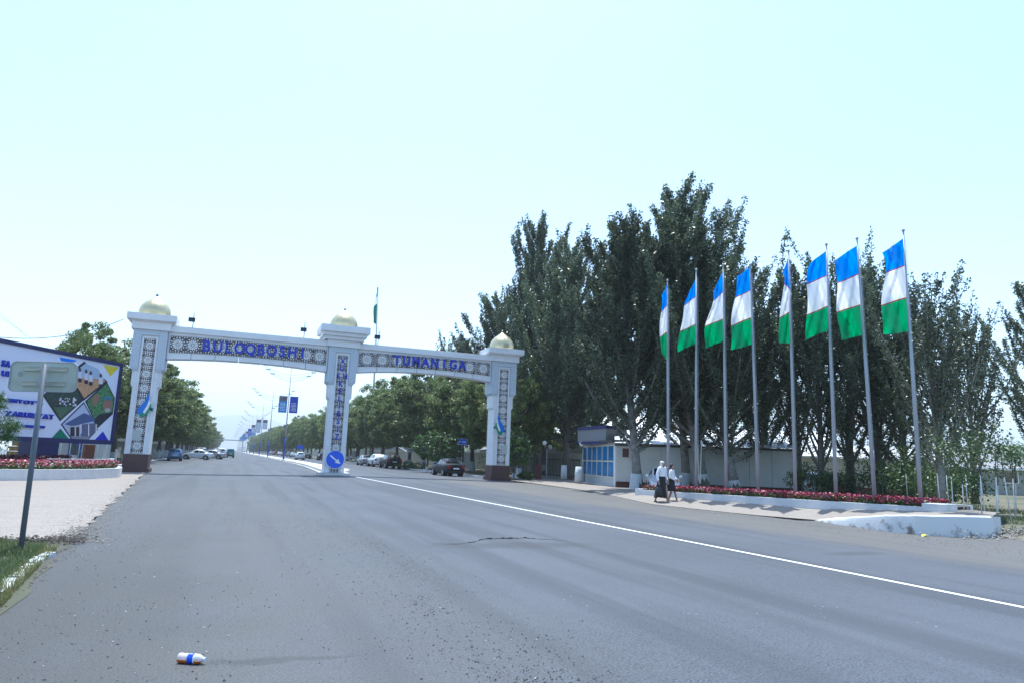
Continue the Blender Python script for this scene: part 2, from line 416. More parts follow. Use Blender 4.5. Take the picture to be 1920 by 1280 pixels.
# ground behind the right plateau (dirt and grass), gently higher
def right_field():
    m = MB(); v = []; f = []
    xs2 = [19.1, 21, 24, 28, 34, 42, 60, 90]; ys2 = [11.5, 12.6, 14, 16, 18, 21, 25, 30, 36, 42, 50, 60]
    for y in ys2:
        for x in xs2:
            z = 0.12*sstep(19, 21.5, x)+0.10*sstep(12, 16, y)+0.05*math.sin(x*1.3+y)*0.5; z *= (1-sstep(23, 29, x))*(1-sstep(24, 30, y)); z -= .05*sstep(24, 30, y); z -= .04*sstep(26, 29, x)
            if y < 12: z = -0.04
            if x < 20 and y > 13: z = -0.04
            v.append((x+ (0.35*math.sin(y) if x < 22 else 0), y, z))
    n = len(xs2)
    for j in range(len(ys2)-1):
        for i in range(n-1): f.append((j*n+i, j*n+i+1, (j+1)*n+i+1, (j+1)*n+i))
    m.add(v, f); o = m.build('field', DIRT, smooth=True); tag(o, kind='structure')
right_field()
# kerb wall
def kerb_wall():
    m = MB(); n = len(KB); v = []; f = []
    r2 = random.Random(3)
    pts = []
    for (a, b) in zip(KB, KB[1:]):
        for k in range(5):
            t = k/5; pts.append(tuple(a[i]+(b[i]-a[i])*t for i in range(3)))
    pts.append(KB[-1]); pts += [(19.45, 13.05, .50), (19.75, 13.6, .46), (19.9, 14.4, .42)]
    P = [Vector((p[0], p[1], 0)) for p in pts]
    for i, p in enumerate(P):
        d = (P[min(i+1, len(P)-1)]-P[max(0, i-1)]).normalized(); nrm = Vector((d.y, -d.x, 0))
        # outward is to the road side
        if nrm.dot(Vector((15, 10, 0))-p) < 0: nrm = -nrm
        h = pts[i][2]+r2.uniform(-.006, .006); j = r2.uniform(-.01, .01)
        o1 = p+nrm*(0.10+j); o2 = p+nrm*(0.045+j); o3 = p-nrm*0.12
        v += [(o1.x, o1.y, -.02), (o1.x-nrm.x*.02, o1.y-nrm.y*.02, h*.55), (o2.x, o2.y, h-.01), (p.x, p.y, h+.025), (o3.x, o3.y, h+.02), (o3.x, o3.y, -.02)]
    for i in range(len(P)-1):
        for k in range(5): f.append((6*i+k, 6*i+6+k, 6*i+7+k, 6*i+1+k))
    m.add(v, f); m.f.append((0,1,2,3,4,5)); m.m.append(0); q = 6*(len(P)-1); m.f.append(tuple(q+k for k in (5,4,3,2,1,0))); m.m.append(0)
    km = bpy.data.materials.new('whitewashed_concrete'); km.use_nodes = True
    nn, ll = km.node_tree.nodes, km.node_tree.links; b = nn['Principled BSDF']; b.inputs['Roughness'].default_value = 0.85
    ge = nn.new('ShaderNodeNewGeometry'); t = nn.new('ShaderNodeTexNoise'); t.inputs['Scale'].default_value = 2.6; t.inputs['Detail'].default_value = 8; t.inputs['Roughness'].default_value = .65
    ll.new(ge.outputs['Position'], t.inputs['Vector'])
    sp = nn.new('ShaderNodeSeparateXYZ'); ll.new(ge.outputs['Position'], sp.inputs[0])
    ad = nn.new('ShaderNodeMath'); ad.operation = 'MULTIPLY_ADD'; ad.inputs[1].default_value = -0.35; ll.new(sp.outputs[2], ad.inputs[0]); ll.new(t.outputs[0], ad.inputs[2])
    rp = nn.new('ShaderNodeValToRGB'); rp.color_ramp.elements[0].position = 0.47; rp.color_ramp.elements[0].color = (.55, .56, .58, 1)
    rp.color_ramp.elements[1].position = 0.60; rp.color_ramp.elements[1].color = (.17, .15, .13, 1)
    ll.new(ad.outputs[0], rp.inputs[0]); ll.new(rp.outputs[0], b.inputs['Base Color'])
    bp = nn.new('ShaderNodeBump'); bp.inputs['Strength'].default_value = .6; bp.inputs['Distance'].default_value = .03; ll.new(t.outputs[0], bp.inputs['Height']); ll.new(bp.outputs[0], b.inputs['Normal'])
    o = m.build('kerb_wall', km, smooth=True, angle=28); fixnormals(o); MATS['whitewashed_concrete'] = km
    tag(o, 'chipped whitewashed concrete kerb wall curving round the corner of the paved area', 'kerb')
kerb_wall()
KERBW = MATS['whitewashed_concrete']

# median beyond the gate, kerbs beside the carriageways
def median():
    m = MB(); v = []; f = []
    r = [50.8, 55, 60, 68, 78, 88, 100, 115, 135, 160, 200, 260, 340, 430, 600, 850]
    for y in r:
        a = 6.45+1.0*sstep(50, 88, y)+drift(y); b = 7.3+1.9*sstep(50, 60, y)+drift(y); z = gz(8, y)
        v += [(a, y, z-.02), (a+.03, y, z+.17), (b-.03, y, z+.17), (b, y, z-.02)]
    for i in range(len(r)-1):
        for k in range(3): f.append((4*i+k, 4*i+4+k, 4*i+5+k, 4*i+1+k))
    f.append((0,1,2,3))
    m.add(v, f); o = m.build('median_kerb', WHITE2); fixnormals(o); tag(o, kind='structure')
median()
def kerb_line(name, xf, rws, w=0.18, h=0.14, material=None):
    m = MB(); v = []; f = []
    for y in rws:
        x = xf(y); z = 0.0
        v += [(x, y, z-.05), (x, y, z+h), (x+w, y, z+h), (x+w, y, z-.05)]
    for i in range(len(rws)-1):
        for k in range(3): f.append((4*i+k, 4*i+4+k, 4*i+5+k, 4*i+1+k))
    f.append((0,1,2,3)); m.add(v, f); o = m.build(name, material or WHITE2); fixnormals(o); tag(o, kind='structure')
kerb_line('kerb', lambda y: lerp_poly(LEFT, y)-0.1, [51.5, 60, 80, 100, 140, 200, 300, 450, 800])
kerb_line('kerb', lambda y: lerp_poly(RIGHT, y)-0.05, [51.5, 60, 80, 100, 140, 200, 300, 450, 800])
# a paved footway strip behind the right kerb
ribbon('footway', [51.5, 60, 80, 110, 160, 240, 400, 800], lambda y: lerp_poly(RIGHT, y)+.14, lambda y: lerp_poly(RIGHT, y)+2.2, 0.10, PAVE, 2, zf=lambda x, y: 0)


# ------------------------------------------------------------------ the welcome gate
GY = 49.0        # front plane of the pillars
gate = thing('welcome_gate', 'tall white double-span road gate with gilded domes, lattice panels and blue lettering', 'gate', (6.4, GY, 0))
def P(name, mb, m, parent=gate, smooth=False, angle=None):
    o = mb.build(name, m, None, smooth, None, angle)
    if parent is gate: o.parent = gate; o.location = (-6.4, -GY, 0)
    else: o.parent = parent
    return o
def rosette_mesh(w, h, key):
    """white star lattice inside a w x h cell, centred, facing -y"""
    m = MB(); rr = min(w, h)*0.5
    def quad(pts, y=-0.03):
        v = [(x, y, z) for x, z in pts]+[(x, 0.0, z) for x, z in pts]; n = len(pts)
        m.add(v, [tuple(range(n))]+[(i, (i+1)%n, (i+1)%n+n, i+n) for i in range(n)])
    N = 14
    quad([(rr*.15*math.cos(2*math.pi*k/10), rr*.15*math.sin(2*math.pi*k/10)) for k in range(10)], -.032)
    for k in range(N):
        t = 2*math.pi*(k+.5)/N; c, s = math.cos(t), math.sin(t)
        def p(r, a): return (r*c-a*s, r*s+a*c)
        quad([p(rr*.22, -rr*.028), p(rr*.62, -rr*.105), p(rr*.78, 0), p(rr*.62, rr*.105), p(rr*.22, rr*.028)])
        t2 = 2*math.pi*k/N; c, s = math.cos(t2), math.sin(t2)
        r1 = rr*.90; pp = [(r1*c+rr*.11*math.cos(t2+a), r1*s+rr*.11*math.sin(t2+a)) for a in (0, 1.4, 2.6, 3.7, 4.9)]
        quad(pp)
    # corner stars
    for sx in (-1, 1):
        for sz in (-1, 1):
            cx, cz = sx*(w/2-rr*.17), sz*(h/2-rr*.17)
            if abs(math.hypot(cx, cz)) < rr*1.06 and h <= w*1.05 and w <= h*1.05: pass
            st = []
            for k in range(12):
                q = rr*(.13 if k % 2 == 0 else .07); a = 2*math.pi*k/12; st.append((cx+q*math.cos(a), cz+q*math.sin(a)))
            quad(st)
    # infill when the cell is longer than the rosette
    for ax in (0, 1):
        L, Wd = (w, h) if ax == 0 else (h, w)
        ext = L/2-rr
        if ext > rr*.12:
            for sg in (-1, 1):
                nn = max(2, int(Wd/(rr*.3)))
                for k in range(nn):
                    u = sg*(rr+ext*.5); q = -Wd/2+Wd*(k+.5)/nn; s_ = min(ext, Wd/nn)*.42
                    pts = [(u+s_*math.cos(a), q+s_*math.sin(a)) for a in [math.pi*2*j/6+.3 for j in range(6)]]
                    quad(pts if ax == 0 else [(b, a) for a, b in pts])
    me = bpy.data.meshes.new('rosette'); me.from_pydata(m.v, [], m.f); me.materials.append(LATW); me.update(); return me
_ros = {}
def lattice(x0, x1, z0, z1, y, n, vertical=True, curve=None):
    b = MB()
    if curve is None: b.box(x0, x1, y-.012, y+.02, z0, z1)
    else:
        N = 24; top = [(x0+(x1-x0)*k/N, z1+curve((k/N))*.35) for k in range(N+1)]; bot = [(x0+(x1-x0)*k/N, z0+curve(k/N)) for k in range(N, -1, -1)]
        b.prism(top+bot, y-.012, y+.02)
    lp = P('lattice_panel', b, DARKLAT)
    for k in range(n):
        if vertical:
            h = (z1-z0)/n; w = x1-x0; c = ((x0+x1)/2, z0+h*(k+.5))
        else:
            w = (x1-x0)/n; t = (k+.5)/n; h = (z1-z0)+(0 if curve is None else curve(t)*-.65); c = (x0+w*(k+.5), (z0+z1)/2+(0 if curve is None else curve(t)*.675))
        ky = (round(w, 2), round(h, 2))
        if ky not in _ros: _ros[ky] = rosette_mesh(w, h, ky)
        o = link('rosette', _ros[ky], lp, (c[0], y-.0125, c[1])); o['kind'] = 'stuff'
    return lp

def carved(cells, y, parent_box, r):
    """raised arabesque: many small curls and dots on a pale blue ground, joined"""
    m = MB()
    for (x0, x1, z0, z1) in cells:
        nx = max(1, int((x1-x0)/.105)); nz = max(1, int((z1-z0)/.105))
        for i in range(nx):
            for j in range(nz):
                cx = x0+(x1-x0)*(i+.5)/nx+r.uniform(-.012, .012); cz = z0+(z1-z0)*(j+.5)/nz+r.uniform(-.012, .012)
                a = r.uniform(0, 6.28); s = r.uniform(.028, .045)
                pts = [(cx+s*q*math.cos(a+t), cz+s*q*math.sin(a+t)) for q, t in ((1.15, 0), (.5, .8), (1.0, 1.9), (.45, 2.8), (1.1, 3.9), (.5, 5.0))]
                n = 6; v = [(x, y-.02, z) for x, z in pts]+[(x, y, z) for x, z in pts]
                m.add(v, [tuple(range(n))]+[(k, (k+1)%n, (k+1)%n+n, k+n) for k in range(n)])
    return m

def dome(cx, cy, z, r, h):
    prof = [(r*a_, h*b_) for a_, b_ in ((.96, 0), (1.0, .06), (1.02, .16), (1.01, .26), (.97, .36), (.90, .46), (.80, .56), (.67, .65), (.52, .73), (.37, .80), (.24, .86), (.14, .92), (.07, .97))]
    n = 48; v = []; f = []
    for rr, zz in prof:
        for k in range(n):
            t = 2*math.pi*k/n;             q = rr*(1+.035*abs(math.sin(6*t))**.7) if rr > r*.1 else rr
            v.append((cx+q*math.cos(t), cy+q*math.sin(t), z+zz))
    for i in range(len(prof)-1):
        for k in range(n): f.append((i*n+k, i*n+(k+1)%n, (i+1)*n+(k+1)%n, (i+1)*n+k))
    f.append(tuple((len(prof)-1)*n+k for k in range(n)))
    m = MB(); m.add(v, f); o = P('dome', m, GOLD, smooth=True)
    fi = MB(); fi.lathe([(r*.08, h*.955), (r*.10, h*.99), (r*.08, h*1.03), (r*.03, h*1.10)], (cx, cy, z), 10); fin = fi.build('finial', mat('finial_grey', (.2, .2, .18), .4, .6), o, smooth=True)

def pillar(cx, zb, kind, r):
    W = 1.36; D = 1.4; y0 = GY
    if kind == 'centre':
        b = MB(); b.box(cx-1.0, cx+1.05, y0-.45, y0+D+.3, zb-.05, zb+.19); P('base_slab', b, WHITE2)
        z0 = zb+.19; plz = z0
    else:
        b = MB(); b.box(cx-.82, cx+.82, y0-.14, y0+D+.14, -.05, .26); P('base_step', b, BROWN)
        b = MB(); b.box(cx-W/2-.03, cx+W/2+.03, y0-.03, y0+D+.03, .26, 1.12); P('plinth', b, BROWN)
        z0 = 1.12; plz = z0
    # cladding panels, each with its own edges, over a recessed core
    core = MB(); core.box(cx-W/2+.02, cx+W/2-.02, y0+.02, y0+D-.02, z0, 8.95); P('core', core, CARVE)
    n = 5; H = (8.93-z0)/n
    for k in range(n):
        p = MB(); a = z0+H*k+.006; c = z0+H*(k+1)-.006
        p.box(cx-W/2, cx+W/2, y0, y0+D, a, c); P('cladding_panel', p, WHITE)
    # corbels
    b = MB()
    b.box(cx-.81, cx+.81, y0+.06, y0+D-.02, 5.42, 8.94)
    b.hexa([(cx-W/2, y0+.06, 5.25), (cx+W/2, y0+.06, 5.25), (cx+W/2, y0+D-.02, 5.25), (cx-W/2, y0+D-.02, 5.25),
            (cx-.81, y0+.06, 5.419), (cx+.81, y0+.06, 5.419), (cx+.81, y0+D-.02, 5.419), (cx-.81, y0+D-.02, 5.419)])
    P('corbel', b, WHITE)
    for s in (-1, 1):
        b = MB()
        xa, xb = sorted((cx+s*.50, cx+s*.99))
        b.box(xa, xb, y0-.10, y0+D+.05, 6.5, 8.94)
        xi, xo = (cx+s*.50, cx+s*.99)
        v = [(min(xi, cx+s*.80), y0-.06, 6.32), (max(xi, cx+s*.80), y0-.06, 6.32), (max(xi, cx+s*.80), y0+D+.03, 6.32), (min(xi, cx+s*.80), y0+D+.03, 6.32),
             (xa, y0-.10, 6.499), (xb, y0-.10, 6.499), (xb, y0+D+.05, 6.499), (xa, y0+D+.05, 6.499)]
        b.hexa(v); P('capital_leg', b, CARVE)
    b = MB(); b.box(cx-.499, cx+.499, y0-.10, y0+D+.05, 8.58, 8.94); P('capital_lintel', b, CARVE)
    cm = carved([(cx-.96, cx-.53, 6.5, 8.55), (cx+.53, cx+.96, 6.5, 8.55), (cx-.96, cx+.96, 8.6, 8.92)], y0-.10, None, r)
    o = P('carved_relief', cm, CARVEL); o['kind'] = 'stuff'
    # inner white frame and the lattice strip
    b = MB()
    zt = 8.5; zlow = plz+.03
    b.box(cx-.46, cx-.345, y0-.05, y0, zlow, zt); b.box(cx+.345, cx+.46, y0-.05, y0, zlow, zt); b.box(cx-.345, cx+.345, y0-.05, y0, 8.40, zt)
    P('lattice_frame', b, WHITE)
    lattice(cx-.34, cx+.34, plz+.06 if kind != 'centre' else 1.55, 8.385, y0-.02, 8 if kind != 'centre' else 8)
    # frieze and cap
    b = MB(); b.box(cx-1.13, cx+1.13, y0-.24, y0+D+.2, 8.945, 9.40); P('frieze', b, WHITE)
    if kind == 'centre':
        b = MB(); b.box(cx-1.35, cx+1.35, y0-.45, y0+D+.42, 9.402, 9.64); P('cornice', b, WHITE)
        b = MB(); b.box(cx-1.5, cx+1.5, y0-.62, y0+D+.6, 9.642, 9.90); P('cornice', b, WHITE)
        b = MB(); b.box(cx-1.68, cx+1.68, y0-.8, y0+D+.78, 9.902, 10.37); P('cap_slab', b, WHITE)
        dome(cx, y0+D/2, 10.37, .92, 1.42)
    else:
        b = MB(); b.hexa([(cx-1.18, y0-.26, 9.402), (cx+1.18, y0-.26, 9.402), (cx+1.18, y0+D+.24, 9.402), (cx-1.18, y0+D+.24, 9.402),
                          (cx-1.42, y0-.52, 9.52), (cx+1.42, y0-.52, 9.52), (cx+1.42, y0+D+.5, 9.52), (cx-1.42, y0+D+.5, 9.52)])
        b.box(cx-1.42, cx+1.42, y0-.52, y0+D+.5, 9.521, 9.92); P('cap_slab', b, WHITE)
        dome(cx, y0+D/2, 9.92, .91, 1.45)
rg = random.Random(11)
PX = (-5.68, 6.45, 18.62)
pillar(PX[0], 0, 'side', rg); pillar(PX[1], .10, 'centre', rg); pillar(PX[2], 0, 'side', rg)

def beam(xa, xb, zbl, zbr, rise, nlat, text, tx0, tx1, th, tz0, tz1):
    yb0, yb1 = GY+.12, GY+1.1
    N = 28
    arch = lambda t: rise*4*t*(1-t)
    def zb(t): return zbl+(zbr-zbl)*t+arch(t)
    # band panels with joints, following the arch
    segs = 7
    for s in range(segs):
        t0, t1 = s/segs+.0015, (s+1)/segs-.0015
        m = MB(); K = 4
        lo = [(xa+(xb-xa)*(t0+(t1-t0)*k/K), zb(t0+(t1-t0)*k/K)) for k in range(K+1)]
        hi = [(x, z+.40) for x, z in reversed(lo)]
        m.prism(lo+hi, yb0, yb1); P('arch_band_panel', m, WHITE)
    m = MB()
    lo = [(xa+(xb-xa)*k/N, zb(k/N)+.402) for k in range(N+1)]; hi = [(xb, 8.95), (xa, 8.95)]
    m.prism(lo+hi, yb0+.02, yb1-.02); P('beam_wall', m, WHITE)
    m = MB(); m.box(xa, xb, yb0-.14, yb1+.14, 8.951, 9.31); P('coping', m, WHITE)
    m = MB(); m.box(xa, xb, yb0-.10, yb1+.10, 9.312, 9.36); P('coping_cap', m, WHITE2)
    lx0, lx1 = xa+.14, xb-.12
    lattice(lx0, lx1, zbl+.44, 8.72, yb0-.03, nlat, False, lambda t: (zbr-zbl)*t+arch(t)*.55)
    # letters
    nchar = len(text); me0 = glyph('O', 1, .08, .035); sz = th/0.70
    xs_ = [tx0+(tx1-tx0)*k/(nchar-1) for k in range(nchar)]
    for k, ch in enumerate(text):
        me, w, h = glyph(ch, sz, .10, .03, .86)
        if not me.materials: me.materials.append(LETTER)
        o = link('letter', me, gate, (xs_[k]-6.4, yb0-.10-GY, tz0+(tz1-tz0)*k/(nchar-1)))
beam(PX[0]+.99+.02, PX[1]-.99-.02, 7.20, 7.17, .22, 11, 'BULOQBOSHI', -2.35, 3.72, .70, 7.90, 7.98)
beam(PX[1]+.99+.02, PX[2]-.99-.02, 7.28, 7.36, .30, 9, 'TUMANIGA', 10.3, 15.25, .66, 8.06, 8.10)
# vertical lettering on the centre pillar
vl = ['X', 'U', 'SH', 'K', 'E', 'L', 'I', 'B', 'S', 'I', 'Z']
for k, s in enumerate(vl):
    z = 7.80-k*.525
    for j, ch in enumerate(s):
        me, w, h = glyph(ch, .54, .05, .026, .86)
        if not me.materials: me.materials.append(LETTER)
        dx = 0 if len(s) == 1 else (-.22, .24)[j]
        link('letter', me, gate, (PX[1]-6.4+dx, -.095, z))
# round keep-right sign on the centre pillar
rs = thing('keep_right_sign', 'round blue sign with a white arrow pointing down right, low on the centre pillar', 'sign', (PX[1]-.02, GY-.22, 1.18))
m = MB(); m.tube([(0, .02, 0), (0, 0, 0)], [.60, .60], 32); m.build('disc', SIGNBLUE, rs)
m = MB(); m.tube([(0, .025, 0), (0, .004, 0)], [.635, .635], 32, cap=True); m.build('rim', SIGNW, rs)
m = MB(); pr = [(-.44, .05), (-.44, -.05), (.12, -.05), (.12, -.17), (.46, 0), (.12, .17), (.12, .05)]
a_ = R(-38); pr = [(x*math.cos(a_)-z*math.sin(a_), x*math.sin(a_)+z*math.cos(a_)) for x, z in pr]; m.prism(pr, -.006, 0.0); m.build('arrow', SIGNW, rs)
m = MB()
for dx in (-.2, 0, .2): m.box(dx-.03, dx+.03, .03, .09, -1.0, -.3)
m.box(-.23, .23, .02, .10, -.62, -.56); m.build('bracket', DKMETAL, rs)
# relief maps in flag colours and blank metal plates
def emblem(cx, z, flip, label):
    e = thing('map_emblem', label, 'emblem', (cx, GY-.16, z), 0, 'flag-coloured map emblems on the outer pillars')
    s = -1 if flip else 1
    bl = [(-.62, -.42), (-.50, -.05), (-.1, .38), (.12, .95), (.2, .5), (.12, .15), (-.15, -.35), (-.4, -.5)]
    wh = [(.2, .5), (.12, .15), (-.15, -.35), (-.02, -.45), (.22, -.08), (.34, .3)]
    gr = [(-.15, -.38), (-.4, -.52), (-.2, -.72), (.12, -.55), (.38, -.1), (.62, -.05), (.55, -.28), (.40, .05), (.34, .3), (.22, -.08), (-.02, -.47)]
    for nm, pl, mt in (('blue_field', bl, mat('emblem_blue', (.01, .17, .62), .4)), ('white_field', wh, SIGNW), ('green_field', gr, mat('emblem_green', (.0, .24, .16), .4))):
        q = [(x*s*.75, zz*.95) for x, zz in pl]
        if flip: q = q[::-1]
        m = MB(); m.prism(q, -.05, .02); m.build(nm, mt, e)
emblem(PX[0]+.22, 4.05, False, 'blue, white and green map emblem on the left pillar of the gate')
emblem(PX[2]-.30, 4.05, True, 'blue, white and green map emblem on the right pillar of the gate')
for cx, x0, x1, nm in ((PX[0], -.34, .14, 'left'), (PX[2], -.02, .40, 'right')):
    m = MB(); m.box(cx+x0, cx+x1, GY-.10, GY-.02, 1.95, 2.62)
    o = m.build('junction_box', GREYPLATE); tag(o, 'grey metal box fixed over the lattice of the %s gate pillar' % nm, 'electrical box', 'grey boxes on the outer gate pillars')
# floodlights standing on the beam
for i, (x, hh, ll) in enumerate(((-3.35, 1.0, 'small floodlight on a thin rod above the letter B of the left beam'), (3.75, 1.15, 'small floodlight on a thin rod at the right end of the left beam'),
                  (8.9, 1.1, 'small floodlight on a slanted rod above the start of the right beam'), (16.6, .9, 'white floodlight arm beside the right dome of the gate'))):
    f = thing('floodlight', ll, 'floodlight', (x, GY+.5, 9.36), 0, 'floodlights on top of the gate')
    m = MB(); m.tube([(0, 0, 0), (.1*(i == 2 or i == 3), 0, hh)], .025, 6); m.tube([(.0, 0, hh*.6), (.0, 0, hh*1.2)], .012, 5); m.build('rod', METAL if i == 3 else DKMETAL, f)
    m = MB(); m.box(-.28, .12, -.35, -.12, hh*.42, hh*.42+.26); m.build('lamp_head', DKMETAL, f)

# ------------------------------------------------------------------ trees
LEAF_POP = leaf_mat('poplar_leaf', (0.034, 0.056, 0.030), (0.15, 0.19, 0.105), 0.36, 0.32)
LEAF_RND = leaf_mat('walnut_leaf', (0.07, 0.115, 0.036), (0.24, 0.29, 0.11), 0.42, 0.42)
LEAF_YNG = leaf_mat('young_leaf', (0.045, 0.10, 0.03), (0.12, 0.20, 0.06), 0.4, 0.28)
LEAF_GRN = leaf_mat('shrub_leaf', (0.03, 0.06, 0.02), (0.09, 0.14, 0.04), 0.45, 0.2)

def leaves_mesh(name, C, size, rng, material, aspect=0.62, up=0.25):
    n = len(C)
    nr = rng.normal(size=(n, 3)); nr[:, 2] += up; nr /= np.linalg.norm(nr, axis=1, keepdims=True)
    a = rng.normal(size=(n, 3)); a -= (a*nr).sum(1, keepdims=True)*nr; a /= np.linalg.norm(a, axis=1, keepdims=True)
    b = np.cross(nr, a)
    s = (size*rng.uniform(.65, 1.3, n))[:, None]
    fold = nr*s*0.12
    V = np.stack([C-a*s*.5, C+b*s*.5*aspect+fold, C+a*s*.5, C-b*s*.5*aspect+fold], 1).reshape(-1, 3)
    me = bpy.data.meshes.new(name)
    me.vertices.add(4*n); me.vertices.foreach_set('co', V.astype(np.float32).ravel())
    me.loops.add(4*n); me.loops.foreach_set('vertex_index', np.arange(4*n, dtype=np.int32))
    me.polygons.add(n); me.polygons.foreach_set('loop_start', np.arange(0, 4*n, 4, dtype=np.int32))
    try: me.polygons.foreach_set('loop_total', np.full(n, 4, dtype=np.int32))
    except Exception: pass
    me.materials.append(material); me.update(calc_edges=True); me.validate(); return me

def make_tree(kind, seed, H, Rc, nleaf, leafsize, lmat, bark, lean=(0, 0), base_clear=0.15, wash=False):
    """returns an unplaced tree thing: trunk, limbs (joined), crown"""
    rng = np.random.default_rng(seed); r = random.Random(seed)
    wood = MB(); wood2 = MB()
    lx, ly = lean
    K = 10
    tp = []
    for k in range(K+1):
        t = k/K; tp.append(np.array([lx*math.sin(t*math.pi*.5)+H*.008*math.sin(5*t+seed), ly*math.sin(t*math.pi*.5)+H*.008*math.cos(4*t+seed), H*.96*t]))
    r0 = H*(.016 if kind != 'round' else .02)+.02
    def tpos(t):
        q = t*K; i = min(K-1, int(q)); return tp[i]+(tp[i+1]-tp[i])*(q-i)
    nt = K+1 if kind != 'round' else 7
    wood.tube([tp[i] for i in range(nt)], [r0*(1.25 if i == 0 else 1)*(1-.9*i/K) for i in range(nt)], 8)
    segs = []      # (p0, p1, weight, radius) leafy stretches
    if kind in ('poplar', 'column'):
        nl = 74 if kind == 'poplar' else 40
        for j in range(nl):
            t = base_clear+(1-base_clear-.04)*((j+r.random())/nl)**1.0
            az = j*2.399+r.uniform(-.4, .4)
            env = Rc*float(np.interp(t, [0, .12, .3, .5, .7, .85, 1], [.6, .85, 1.05, .9, .62, .38, .16]))
            reach = max(.35, env*r.uniform(.65, 1.12))
            L = reach*r.uniform(1.25, 1.9) if kind == 'poplar' else reach*r.uniform(2.0, 3.2)
            p = tpos(t); ang = R(r.uniform(62, 84)-25*t) if kind == 'poplar' else R(r.uniform(30, 50)-12*t)
            n = 9; pts = [p.copy()]; out = 0
            for s in range(1, n+1):
                a = ang*(1-.72*(s/n)**.8)
                p = p+np.array([math.sin(a)*math.cos(az), math.sin(a)*math.sin(az), math.cos(a)])*L/n
                pts.append(p.copy())
            wood2.tube(pts, [max(.012, r0*.42*(1-t)*(1-s/n*.92)+.008) for s in range(n+1)], 5, cap=False)
            for s in range(2, n+1): segs.append((pts[s-1], pts[s], 1.0, (.34 if kind == 'poplar' else .42)*(1-.68*s/n)*Rc/5+.09))
            for q in range(9 if kind == 'poplar' else 5):
                s = r.randint(2, n-1); p = pts[s].copy(); a2 = az+r.uniform(-1.6, 1.6); l2 = L*r.uniform(.16, .36)
                ps = [p.copy()]
                for u in range(1, 5):
                    a = R(42)*(1-.65*u/4); p = p+np.array([math.sin(a)*math.cos(a2), math.sin(a)*math.sin(a2), math.cos(a)])*l2/4; ps.append(p.copy())
                wood2.tube(ps[::2], .012, 3, cap=False)
                for u in range(1, 5): segs.append((ps[u-1], ps[u], .85, (.30*(1-.55*u/4))*Rc/5+.10))
        # leader
        for k in range(6, K): segs.append((tp[k], tp[k+1], 1.2, .25))
        W = np.array([s[2]*np.linalg.norm(s[1]-s[0]) for s in segs]); W /= W.sum()
        idx = rng.choice(len(segs), nleaf, p=W)
        A = np.array([s[0] for s in segs])[idx]; B = np.array([s[1] for s in segs])[idx]; rad = np.array([s[3] for s in segs])[idx]
        C = A+(B-A)*rng.random((nleaf, 1)); o = rng.normal(size=(nleaf, 3)); o /= np.linalg.norm(o, axis=1, keepdims=True)
        C = C+o*(rad*rng.random(nleaf)**.55)[:, None]
    else:
        cz = H*.62; cl = []
        nlimb = 13
        for j in range(nlimb):
            t = r.uniform(.22, .62); az = j*2.399+r.uniform(-.4, .4); el = r.uniform(.25, 1.25)
            tgt = np.array([Rc*.82*math.cos(az)*math.cos(el), Rc*.82*math.sin(az)*math.cos(el), cz-H*.05+H*.36*math.sin(el)])
            p0 = tpos(t); mid = (p0+tgt)/2+np.array([0, 0, H*.04])
            wood2.tube([p0, p0*.5+mid*.5, mid, tgt], [r0*.45, r0*.35, r0*.22, .02], 5, cap=False)
            for q in range(4):
                e = tgt*.55+mid*.45+rng.normal(size=3)*Rc*.25; wood2.tube([mid, e], [.04, .012], 3, cap=False)
        nc = 210
        d = rng.normal(size=(nc, 3)); d /= np.linalg.norm(d, axis=1, keepdims=True)
        lump = 1+.16*np.sin(d[:, 0]*4+seed)+.13*np.sin(d[:, 1]*5+d[:, 2]*4+seed*2)
        rr = rng.uniform(.45, 1.0, nc)**.55*lump
        ctr = np.stack([lx+d[:, 0]*rr*Rc, ly+d[:, 1]*rr*Rc, H*.60+d[:, 2]*rr*H*.38], 1)
        ctr[:, 2] = np.maximum(ctr[:, 2], H*.20+rng.random(nc)*H*.1)
        cr = rng.uniform(.35, .85, nc)*Rc/4.6
        idx = rng.integers(0, nc, nleaf); o = rng.normal(size=(nleaf, 3)); o /= np.linalg.norm(o, axis=1, keepdims=True)
        C = ctr[idx]+o*(cr[idx]*rng.random(nleaf)**.5)[:, None]*np.array([1.15, 1.15, .75])
    root = bpy.data.objects.new('tree', None); col.objects.link(root)
    wood.build('trunk', bark, root, True)
    if wash:
        w = MB(); w.tube([(0, 0, -.02), tp[0]+(tp[1]-tp[0])*min(1, 1.05/(H*.096))], [r0*1.36, r0*1.22], 10, cap=False); w.build('whitewashed_base', WASH, root, True)
    lo = wood2.build('limbs', bark, root, True); lo['kind'] = 'stuff'
    me = leaves_mesh('crown', C, leafsize, rng, lmat); cr_ = link('crown', me, root); cr_['kind'] = 'stuff'
    return root

